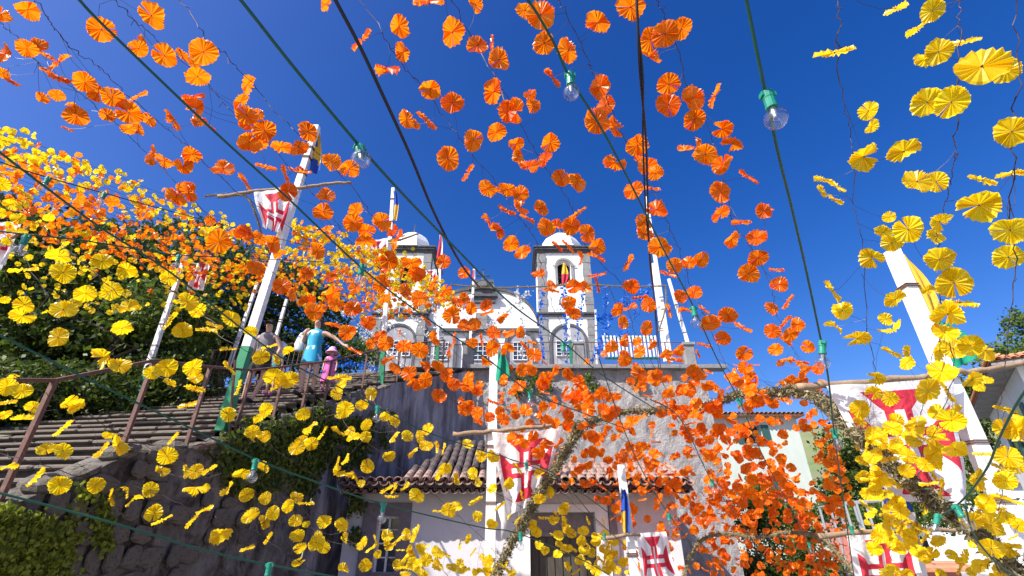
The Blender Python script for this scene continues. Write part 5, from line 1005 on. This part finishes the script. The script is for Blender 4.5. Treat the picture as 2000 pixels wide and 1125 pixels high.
ZY += parse(750,745,Z,"""485 360 65 .8;560 430 75 .8 -60;630 435 80 .8;515 530 75 .8 -60;545 585 50;770 500 80 .4 -50;900 535 70 .7;720 590 75 .8;625 615 65 .7;845 640 60 .4 70;800 660 70 .35 -70;530 690 95 .4 30;540 780 70 .8;625 825 70 .9;670 720 80 .35 40;725 775 60 .4 50;955 640 70 .9;900 680 75 .8;785 810 70 .8;785 860 60;440 940 70 .3 85;515 985 65 .3;855 830 70;880 870 70 .9;930 790 70 .4;1040 735 80 .8;975 805 70 .7;1000 770 60 .3 -50;1035 805 60 .5 80;1085 880 60 .9;1055 850 60;1150 865 70 .8;1140 920 65 .9;1180 805 60 .4 -70;1270 820 60 .3 -80;895 945 55 .9;930 975 60 .8;1015 940 55;1005 1000 55 .9;1040 965 50;1095 970 55 .4 -40;1130 1030 65 .9;1200 990 60 .8;1180 1060 50 .9;1230 1040 60 .4 50;1225 930 60 .9;980 885 50 .3 -20;1060 1070 60 .6;1110 1100 60 .4 30;600 1040 75 .9;640 1070 70;700 1080 80;690 1050 60;540 1090 70;460 1090 80;400 1080 70;440 1050 60;600 1100 70;660 1110 60;740 1110 50;1310 1010 55;1310 1060 60;1400 1055 50;1290 1090 60;1350 1090 50;1410 1105 45;1425 1030 40 .3""")
ZO += parse(750,745,Z,"""320 90 80 .95;490 140 80 .8;450 170 80 .6;540 180 80 .8;545 230 60;610 205 65 .9;630 115 70 .4 -20;690 100 70 .3 80;400 20 80;540 50 80;200 20 80;240 10 70;460 20 70;920 20 75 .9;790 30 90;690 5 50;740 155 70 .5;690 220 90 .7;670 170 60;760 190 60;820 165 80 .9;845 245 60 .9;910 220 60 .6 -60;920 145 65;990 240 70 .7 60;1090 100 100 .7;985 120 80 .6 80;1060 180 70;1040 50 70 .6;930 65 60 .3;1250 55 75;1180 150 80;1190 90 70;1270 160 80 .9;1330 175 80;1340 105 80;1300 90 60;760 335 100 .8;860 315 70 .9;810 360 70;930 365 75 .7;890 345 60;930 280 50;985 425 60 .3 30;1055 395 55 .5 80;1160 415 60 .8;1080 250 60;1100 290 75;1150 260 70;1210 320 80;1240 335 80;1170 310 60;1200 245 60;1130 500 70 .7;1180 485 60;1210 440 60 .4 70;1255 410 55;1295 455 60 .8;1300 530 80 .5 80;1350 480 60;1390 440 70 .5 40;1385 410 50;1425 500 55;1165 590 70 .7;1205 585 60;1260 610 60;1285 690 65;1240 680 60;1330 660 50 .9;1340 735 60;1380 700 50;1325 790 45 .3;1390 810 50;1430 840 80 .6;1120 20 70;1150 50 70;1100 60 60""")
ZO += parse(1200,745,Z,"""555 30 70 .9;775 30 85 .9;160 15 80 .5 -20;205 88 70 .3 -15;320 80 100 .7;260 125 70 .3;330 165 80 .3 80;500 265 60 .9;605 270 90 .75;645 335 65 .9;770 150 75;840 225 70 .7;905 230 60 .9;960 225 65 .35 -60;975 305 70 .8;985 355 40;715 265 60;850 345 75 .8;770 380 50 .6;725 320 70 .5;545 335 70 .8;515 300 60;915 370 70 .7;965 445 70 .85;1020 497 60 .95;910 500 60 .7;945 540 70 .8;975 585 60;655 525 50 .9;610 575 45;590 400 90 .6;515 410 60;565 455 60 .4;710 435 90 .6;760 500 80 .7;800 570 80;880 600 70 .6;845 555 50 .3;1110 270 80 .6;1130 200 60 .7 60;1180 360 60 .7;1265 385 75 .8;1240 470 80 .7;1300 510 80 .8;1180 440 80 .5;1235 595 75 .95;1290 620 80;1215 670 80 .5;1280 690 90;1240 730 70;1310 760 70;100 240 90 .7;40 270 70 .8;100 290 60;150 375 75 .8;185 380 60;215 300 60 .3 80;240 350 60 .2;280 420 50 .3 -40;400 270 60 .25 -70;230 420 70 .8;235 460 60;200 500 60;90 500 50;130 545 60;280 530 70;345 540 80;350 590 80;255 590 45;185 610 50;310 630 60;260 680 70;370 670 90;400 700 60;510 650 40 .2 -60;480 680 40 .2 60;485 740 50;570 705 50 .5;550 740 50 .7 70;605 765 40 .2;450 710 40;800 100 100;870 95 100;830 120 80;920 130 70;1030 30 80;1060 60 90;1110 40 90;1160 60 80;1190 120 80;970 85 80;1000 10 70;430 50 90;390 60 80;470 130 80;540 130 80;410 165 70;460 190 60;600 200 80;590 140 80;610 80 80 .5 80;470 10 60;1240 270 60;1210 240 70;1090 240 60;1150 250 50;1020 620 90 .9;1075 640 60;940 640 60 .3;990 655 50;1090 700 70;1050 740 60;860 660 60;800 650 80;830 700 70;740 700 70;760 640 60;710 610 70;680 650 60;900 680 60;940 710 60;730 740 60;800 760 60""")
ZY += parse(1500,745,Z,"""615 65 110 .7 -30;705 95 110 .8;925 55 160 .85;1035 60 140 .3 -70;1170 15 100 .4 20;1220 30 80;530 160 130 .8;460 115 60;515 230 70;545 290 70 .4 80;1060 225 180 .75;980 180 130 .7;860 260 130 .9;970 300 120 .7;720 270 120 .7;650 310 100 .8;845 340 120 .5;540 350 80;550 375 90;610 430 110;540 455 75;600 370 90;760 390 100;700 450 120;710 500 90;955 420 120 .85;1080 390 150 .65 20;970 370 120 .5;910 480 120 .7 -20;900 540 80;690 340 90;740 350 80;830 510 90 .7 50;545 550 90 .8;640 550 110 .4;770 580 100 .9;620 640 110 .9;560 655 70 .5;735 645 90 .7;690 575 100 .6;930 590 120 .3 5;820 650 70;910 670 90 .35 -30;905 740 70 .5 80;590 760 80 .6;590 830 90 .4 -30;540 865 50 .7;765 755 110 .85;700 740 100 .5;700 810 110 .7;790 870 90 .8;855 850 85 .8;760 830 70;690 880 100;720 930 90;790 940 60;615 965 110 .7 -30;590 1035 60 .8;735 985 70 .6 30;840 1000 80 .8;985 920 100 .7;950 990 95 .85;690 1040 80;740 1050 70;690 1100 100;800 1110 100;650 1090 70;880 1055 60;1000 1115 80;1370 160 140 .4 -20;1430 265 150 .7 70;1385 435 180 .8 -30;1240 420 120 .35 0;1205 560 130 .7 70;1370 575 160 .7 -20;1260 705 150 .7 -30;1440 700 90 .35 -15;1180 810 160 .65 0;1100 820 90 .8;1290 830 190 .5;1380 790 130 .6;1450 830 110 .8;1290 965 160 .8;1400 960 140 .7;1190 930 80 .8;1390 1090 110 .8;1230 1060 130 .6;1140 1010 90 .6;1060 1000 90 .6 -30;1110 1040 70;1480 1010 80;1420 900 70 .3 30;1320 1060 90;1175 1100 70;1110 1085 80 .4;1480 1100 70""")
def dedupe(L):
    out = []
    for e in L:
        if all((e[0]-q[0])**2+(e[1]-q[1])**2 > (0.22*max(e[2],q[2]))**2 for q in out): out.append(e)
    return out
ZO, ZY = dedupe(ZO), dedupe(ZY)
# garland wires (picture track of the wire, label)
GO = [([(-30,15),(7,50),(34,75),(81,127),(145,172),(196,216),(236,250),(287,300),(338,351),(440,450),(520,520),(600,600),(690,700)],'leftmost orange paper flower garland, starting at the upper left corner'),
 ([(50,-30),(91,34),(111,60),(149,101),(192,128),(250,186),(314,243),(365,287),(405,324),(466,375),(560,440),(640,500),(700,560),(780,640)],'orange paper flower garland running down to the tall left pole with the pennant'),
 ([(200,-30),(222,-5),(274,47),(311,81),(388,148),(449,214),(500,250),(570,330),(655,430),(690,480),(760,540),(850,640),(930,740)],'orange paper flower garland beside the long green cable at upper left'),
 ([(335,-30),(350,-5),(405,73),(449,118),(500,172),(530,209),(581,260),(628,304),(696,375),(735,435),(790,480),(860,560),(910,620),(980,700),(1050,790)],'orange paper flower garland passing over the left church dome'),
 ([(680,-30),(698,-5),(733,40),(770,105),(818,162),(865,226),(905,277),(973,365),(1010,420),(1048,475),(1060,540),(1090,620),(1140,700),(1200,790)],'orange paper flower garland just right of the thick black cable'),
 ([(860,-30),(878,-5),(919,71),(963,149),(993,192),(1015,240),(1055,310),(1100,375),(1130,440),(1150,490),(1215,560),(1240,650),(1290,740),(1350,850)],'orange paper flower garland passing over the clock tower dome'),
 ([(1080,-30),(1091,0),(1108,30),(1149,118),(1158,145),(1190,200),(1216,267),(1250,330),(1290,400),(1310,450),(1335,510),(1350,560),(1390,650),(1430,740),(1480,850)],'orange paper flower garland beside the twisted black cables'),
 ([(1275,-30),(1283,0),(1297,37),(1321,88),(1344,165),(1378,236),(1394,280),(1415,341),(1430,430),(1470,490),(1505,560),(1520,620),(1555,690),(1590,770),(1620,850),(1640,940),(1645,1040),(1650,1140)],'rightmost orange paper flower garland over the open blue sky'),
 ([(690,620),(760,700),(830,750),(900,790),(960,830),(1040,870),(1100,930)],'orange paper flower garland sagging in front of the shaded wall'),
 ([(880,560),(900,640),(960,720),(1040,800),(1120,860),(1180,930),(1230,1010),(1280,1140)],'orange paper flower garland ending over the house door'),
 ([(930,620),(1010,720),(1090,780),(1180,830),(1260,900),(1320,990),(1370,1060),(1410,1140)],'orange paper flower garland in front of the middle of the grey wall'),
 ([(1190,560),(1250,700),(1310,800),(1370,900),(1440,1000),(1500,1140)],'orange paper flower garland in front of the right end of the grey wall'),
 ([(1350,720),(1400,800),(1470,880),(1520,960),(1570,1050),(1600,1140)],'orange paper flower garland hanging before the mint house'),
 ([(1400,700),(1480,740),(1540,770),(1590,760),(1620,800),(1630,900)],'orange paper flower garland tied along the dried laurel arch')]
GY = [([(1630,-30),(1637,0),(1640,60),(1638,150),(1660,250),(1667,330),(1668,400),(1685,480),(1690,600),(1700,660),(1710,740),(1700,800),(1690,900)],'yellow paper flower garland, left one of the vertical yellow strands on the right'),
 ([(1872,-30),(1873,0),(1875,60),(1870,240),(1868,300),(1862,330),(1850,380),(1835,440),(1830,500),(1838,640),(1815,720),(1800,800),(1790,860)],'yellow paper flower garland over the teal pennant on the right pole'),
 ([(1985,-30),(1990,100),(1985,250),(1975,400),(1985,520),(1970,650),(1960,760),(1950,850),(1960,960),(1940,1040),(1950,1140)],'yellow paper flower garland along the right edge'),
 ([(1690,760),(1700,830),(1715,900),(1730,990),(1740,1070),(1745,1140)],'yellow paper flower garland covering the left half of the big banner'),
 ([(1850,640),(1860,740),(1830,830),(1800,900),(1790,1000),(1800,1140)],'yellow paper flower garland hanging over the middle of the big banner'),
 ([(-30,420),(30,480),(81,560),(111,591),(155,620),(189,637),(236,660),(340,735),(420,790),(500,850),(600,920),(700,990),(800,1060),(880,1130)],'yellow paper flower garland in front of the dark trees at lower left'),
 ([(-30,690),(17,727),(60,755),(110,780),(162,805),(240,850),(315,885),(430,925),(540,960),(650,1020),(760,1090),(840,1140)],'yellow paper flower garland in front of the stone stairs'),
 ([(-30,880),(60,900),(150,930),(205,940),(260,950),(310,965),(400,1010),(480,1030),(560,1080),(640,1140)],'yellow paper flower garland in front of the dark stone wall'),
 ([(200,450),(260,500),(330,560),(400,610),(460,670),(520,710),(600,770),(700,850),(800,930),(900,1010),(1000,1110)],'yellow paper flower garland passing before the people on the stairs'),
 ([(600,730),(680,780),(800,860),(900,920),(980,970),(1080,1020),(1180,1090),(1230,1140)],'yellow paper flower garland in front of the house roof and centre pole'),
 ([(900,860),(980,890),(1060,930),(1140,1000),(1220,1060),(1330,1140)],'yellow paper flower garland in front of the house door'),
 ([(-30,300),(20,370),(60,420),(120,480),(180,530),(250,590)],'yellow paper flower garland nearest the left edge among the crowded strands')]
def fill(L, wires, x0, y0, x1, y1, n, size, spread, seed):
    r_ = random.Random(seed); k_ = 0; tries = 0
    segs = [w_[0] for w_ in wires]
    while k_ < n and tries < n*40:
        tries += 1; w_ = r_.choice(segs); i = r_.randrange(len(w_)-1); f = r_.random()
        x = w_[i][0]+(w_[i+1][0]-w_[i][0])*f + r_.gauss(0,spread); y = w_[i][1]+(w_[i+1][1]-w_[i][1])*f + r_.gauss(0,spread)
        if x0 < x < x1 and y0 < y < y1:
            L.append([x,y,size(x,y)*r_.uniform(.8,1.15),r_.choice((.95,.85,.75,.6,.45,.3,.9)),r_.uniform(-80,80)]); k_ += 1
fill(ZO, GO, 1200, 880, 1665, 1150, 330, lambda x,y: 18.5-(x-1200)*.006, 26, 5)
fill(ZO, GO, 1380, 930, 1660, 1150, 190, lambda x,y: 16, 34, 15)
fill(ZO, GO, 1250, 780, 1600, 960, 20, lambda x,y: 20, 24, 16)
fill(ZO, GO, 900, 700, 1640, 1150, 190, lambda x,y: 15, 34, 25)
fill(ZO, GO, 1050, 730, 1500, 900, 60, lambda x,y: 24, 18, 6)
fill(ZY, GY, 1640, 800, 2010, 1140, 60, lambda x,y: 30+(x-1650)*.05, 22, 7)
fill(ZY, GY, 780, 1040, 1240, 1150, 40, lambda x,y: 22, 20, 8)
def segdist(p, a, c):
    ax, ay = a; bx, by = c; dx, dy = bx-ax, by-ay; f = max(0,min(1,((p[0]-ax)*dx+(p[1]-ay)*dy)/(dx*dx+dy*dy+1e-9)))
    return math.hypot(p[0]-ax-dx*f, p[1]-ay-dy*f), f
def garlands(flowers, wires, meshes, lows, group, cnum, seed):
    r_ = random.Random(seed); A = [[] for _ in wires]
    for e in flowers:
        bd = None
        for gi, (w_, _) in enumerate(wires):
            for i in range(len(w_)-1):
                d, f = segdist(e, w_[i], w_[i+1])
                if bd is None or d < bd[0]: bd = (d, gi, i+f)
        A[bd[1]].append((e, bd[2]))
    for gi, (w_, label) in enumerate(wires):
        fl = A[gi]
        if not fl: continue
        ts = []                                          # depth of each wire node from the sizes of the flowers around it
        for k_, n_ in enumerate(w_):
            sw = st_ = 0
            for (e, _) in fl:
                d2 = (e[0]-n_[0])**2+(e[1]-n_[1])**2; q = 1/(d2+60**2)**2; sw += q; st_ += q*(F*DIA/e[2])
            ts.append(min(7.5, st_/sw))
        P = spl([att(x,y,t_) for (x,y),t_ in zip(w_,ts)], 8); rr = random.Random(gi)
        P = [p+Vector((rr.gauss(0,.006),rr.gauss(0,.006),rr.gauss(0,.006))) for p in P]; L0 = P[0].copy()
        m = MB(); m.tube([p-L0 for p in P], .0022, 4)
        m.tube([p-L0+Vector((.003*math.sin(i*1.9),0,.003*math.cos(i*1.9))) for i,p in enumerate(P)], .0012, 3)
        mats_ = []
        for (e, s_) in fl:
            i = min(int(s_), len(w_)-2); f = s_-i; tw = ts[i]*(1-f)+ts[i+1]*f
            t_ = F*DIA/e[2]; t_ = max(tw*.88, min(tw*1.12, t_)); c = att(e[0],e[1],t_)
            rad = e[2]/2*t_/F
            k_ = r_.choice((14,15,16,17,14,15,5,12)) if e[3] < .5 else (r_.choice((0,10,1,2,11,3)) if e[3] > .78 else r_.choice((1,2,3,4,8,9,12,10)))
            M = fl_matrix(c, rad*.99, e[3] if e[3] >= .5 else e[3]*.45, e[4], r_)
            near = min(P, key=lambda p: (p-c).length_squared)
            if (near-c).length < .75:
                off = Vector((rr.uniform(-1,1),rr.uniform(-1,1),-1))*.12*(near-c).length
                m.tube([near-L0, near.lerp(c,.35)-L0+off+Vector((0,0,.02)), near.lerp(c,.7)-L0+off*.6, c-L0], .0012, 3)
            mats_.append((M, k_, e[2]))
        # nodes with twisted wire knots
        for _ in range(8):
            p = rr.choice(P)-L0; m.tube([p, p+Vector((rr.uniform(-.04,.04),rr.uniform(-.04,.04),rr.uniform(-.05,.03)))], .0018, 3)
        o = m.build('paper_flower_garland', M_wire); o.location = L0; tag(o, label, 'garland', group)
        TI = Matrix.Translation(-L0)
        mats_.sort(key=lambda q: -q[2])
        for (M, k_, dd) in mats_[:300]: inst('paper_flower', (meshes if dd > 17 else lows)[k_], TI @ M, o)
garlands(ZO, GO, FO, FOL, 'orange paper flower garlands', 0, 1)
garlands(ZY, GY, FY, FYL, 'yellow paper flower garlands', 1, 2)
# ---------------------------------------------------------------- the crowded far strands over the stairs
def strand(pts, t0, t1, n, mix, label, group, seed, jx=7, dia=.12, indiv=60, spread=.07):
    """many small flowers on a far wire; mix = share of orange"""
    r_ = random.Random(seed); k_ = len(pts)
    P = spl([att(x,y,t0+(t1-t0)*(i/(k_-1))**1.2) for i,(x,y) in enumerate(pts)], 10); L0 = P[0].copy()
    m = MB(); m.tube([p-L0 for p in P], .003, 3); o = m.build('paper_flower_garland', M_wire); o.location = L0; tag(o, label, 'garland', group)
    cum = [0]
    for a, c in zip(P, P[1:]): cum.append(cum[-1] + (c-a).length/((a-cam.location).length)**1.0)
    FL = []
    for _ in range(n):
        s_ = r_.random()*cum[-1]; i = max(j for j,v in enumerate(cum) if v <= s_); i = min(i, len(P)-2); f = (s_-cum[i])/max(1e-6,cum[i+1]-cum[i])
        c = P[i].lerp(P[i+1], f) + Vector((r_.gauss(0,spread),r_.gauss(0,spread),r_.gauss(-.02,spread)))
        FL.append(c)
    FL.sort(key=lambda p: (p-cam.location).length)
    js = {0: MB(), 1: MB()}
    for q, c in enumerate(FL):
        og = r_.random() < mix; ra = r_.choice((.95,.8,.6,.4,.9)); M = Matrix.Translation(-L0) @ fl_matrix(c, dia/2*r_.uniform(.8,1.15), ra, r_.uniform(-80,80), r_); kk = r_.randrange(18)
        if q < indiv: inst('paper_flower', (FOL if og else FYL)[kk], M, o)
        else:
            me = (FOL if og else FYL)[kk]; b = js[1 if og else 0]; b.add([M @ v.co for v in me.vertices], [tuple(p.vertices) for p in me.polygons])
    for og, b in js.items():
        if b.v: s_ = b.build('small_flowers', M_or if og else M_ye, o); s_['kind'] = 'stuff'
r3 = random.Random(9)
ORD = ['topmost','second','third','fourth','fifth','sixth','seventh','eighth','ninth','tenth','eleventh','twelfth','thirteenth','fourteenth','fifteenth','sixteenth','seventeenth','eighteenth','nineteenth','twentieth','twenty-first','lowest']
LBL = ['%s of the crowded small flower garlands over the stairs, %s' % (ORD[i], 'mostly yellow against the sky' if i < 3 else ('yellow with some orange' if i < 9 else ('mostly orange' if i < 20 else 'orange and yellow before the trees'))) for i in range(22)]
LCL = ['%s row of small yellow paper flowers crossing in front of the left trees' % (ORD[i] if i < 8 else 'lowest') for i in range(9)]
LDL = ['%s garland of tiny yellow and orange flowers below the left church dome' % (ORD[i] if i < 5 else 'lowest') for i in range(6)]
LBS = ['blue flower streamer %s, behind the woman in blue' % z for z in ('highest before the trees','second from the top before the trees','starting furthest left','crossing the gap between the trees','touching the terrace bush','lowest and almost level')]
LB_ = 'crowded garland of small orange and yellow paper flowers high over the stairs on the left'
for i in range(22):
    f = i/21; y0 = 250+205*f; ye = 560+62*f; x_end = 690+200*(1-abs(f-.5))
    mix = (.15 if f < .12 else (.45 if f < .35 else (.8 if f < .92 else .45))) 
    xm, ym = 330, y0+(ye-y0)*.40+ 10
    strand([(-30,y0-10),(150,y0+(ye-y0)*.19+4),(xm,ym),(520,y0+(ye-y0)*.66+6),(x_end,ye)], 5.6+1.2*f+r3.uniform(-.3,.3), 14+r3.uniform(-1,2), 64, mix, LBL[i], 'crowded garlands over the stairs', 100+i, indiv=24)
LC_ = 'row of small yellow paper flowers crossing in front of the left trees'
for i in range(9):
    f = i/8; y0 = 470+110*f + r3.uniform(-8,8)
    strand([(-30,y0),(200,y0+18+20*(1-f)),(420,y0+20+25*(1-f)),(620,y0+10+20*(1-f)),(760+60*(1-f),y0+15)], 8.5+r3.uniform(-.5,.5), 14.5, 32, .03, LCL[i], 'yellow rows before the trees', 200+i, indiv=12, dia=.13)
LD_ = 'garland of tiny yellow and orange paper flowers below the left church dome'
for i in range(6):
    f = i/5; strand([(560,430+40*f),(680,470+35*f),(800,520+25*f),(900,585+20*f)], 9, 13.5, 55, .25, LDL[i], 'garlands below the left dome', 300+i, indiv=10)
# blue and white streamers
def streamer(pts, n, m, label, group, seed, s=.045, sp=.05, t=None):
    r_ = random.Random(seed); P = spl([at(x,y,Y) for (x,y,Y) in pts], 8); L0 = P[0].copy()
    b = MB(); b.tube([p-L0 for p in P], .006, 3); o = b.build('flower_streamer', M_wire); o.location = L0; tag(o, label, 'streamer', group); b = MB()
    for _ in range(n):
        i = r_.randrange(len(P)-1); c = P[i].lerp(P[i+1], r_.random())-L0+Vector((r_.gauss(0,sp),r_.gauss(0,sp),r_.gauss(0,sp)))
        nn = Vector((r_.gauss(0,1),r_.gauss(0,1),r_.gauss(0,1))).normalized(); a = nn.orthogonal().normalized(); q = nn.cross(a); k_ = 6
        b.add([c]+[c+(a*math.cos(2*math.pi*j/k_)+q*math.sin(2*math.pi*j/k_))*s*(1 if j%2 else .75)+nn*(.01 if j%2 else -.01) for j in range(k_)], [(0,1+j,1+(j+1)%k_) for j in range(k_)])
    b.build('small_flowers', m, o)['kind'] = 'stuff'
BG = 'blue paper streamers'
for q, (pts, lb) in enumerate([([(1060,562,14),(1055,640,14),(1062,720,14)],'blue flower streamer hanging beside the left corner of the clock tower'),
 ([(1100,560,14),(1105,640,14),(1108,722,14)],'blue flower streamer hanging down the middle of the clock tower'),
 ([(1140,560,14),(1130,640,14),(1125,722,14)],'blue flower streamer at the right half of the clock tower'),
 ([(1183,560,14),(1178,640,14),(1150,720,14)],'blue flower streamer just right of the clock tower'),
 ([(1235,560,14),(1200,610,14),(1170,690,14)],'blue flower streamer slanting beside the slatted barrier'),
 ([(1270,560,14),(1225,640,14),(1195,670,14)],'blue flower streamer slanting toward the tall terrace pole'),
 ([(1165,620,14),(1200,612,14),(1270,560,14)],'blue flower streamer crossing right of the clock tower')]):
    streamer(pts, 110, M_bl, lb, BG, q, .05)
for q, pts in enumerate([[(400,575,14),(500,620,15),(620,690,16)],[(430,560,14),(540,610,15),(660,690,16)],[(300,580,13),(400,610,14),(500,640,15),(600,700,16)],[(520,560,14),(600,600,15),(690,650,16)],[(560,640,15),(640,690,16),(730,720,16)],[(640,718,15.5),(690,712,15.5),(740,722,15.5)]]):
    streamer(pts, 110, M_bl, LBS[q], 'blue streamers behind the people', 20+q, .045)
WG = 'white paper streamers'
for q, (pts, lb) in enumerate([([(735,600,14),(780,650,14),(850,700,14)],'white flower streamer starting left of the left tower'),([(790,590,14),(830,650,14),(880,700,14)],'white flower streamer in front of the left tower'),([(835,570,14),(860,640,14),(870,690,14)],'white flower streamer right of the left tower'),([(1010,565,14),(1022,640,14),(1020,700,14)],'white flower streamer left of the clock tower'),([(660,600,14.5),(720,650,14.5),(760,700,14.5)],'white flower streamer in the sky gap left of the church'),([(690,640,14.5),(740,680,14.5),(800,720,14.5)],'lowest white flower streamer left of the church'),([(1035,570,14),(990,610,14),(950,640,14)],'white flower streamer crossing the church gable')]):
    streamer(pts, 120, M_wh, lb, WG, 40+q, .045)
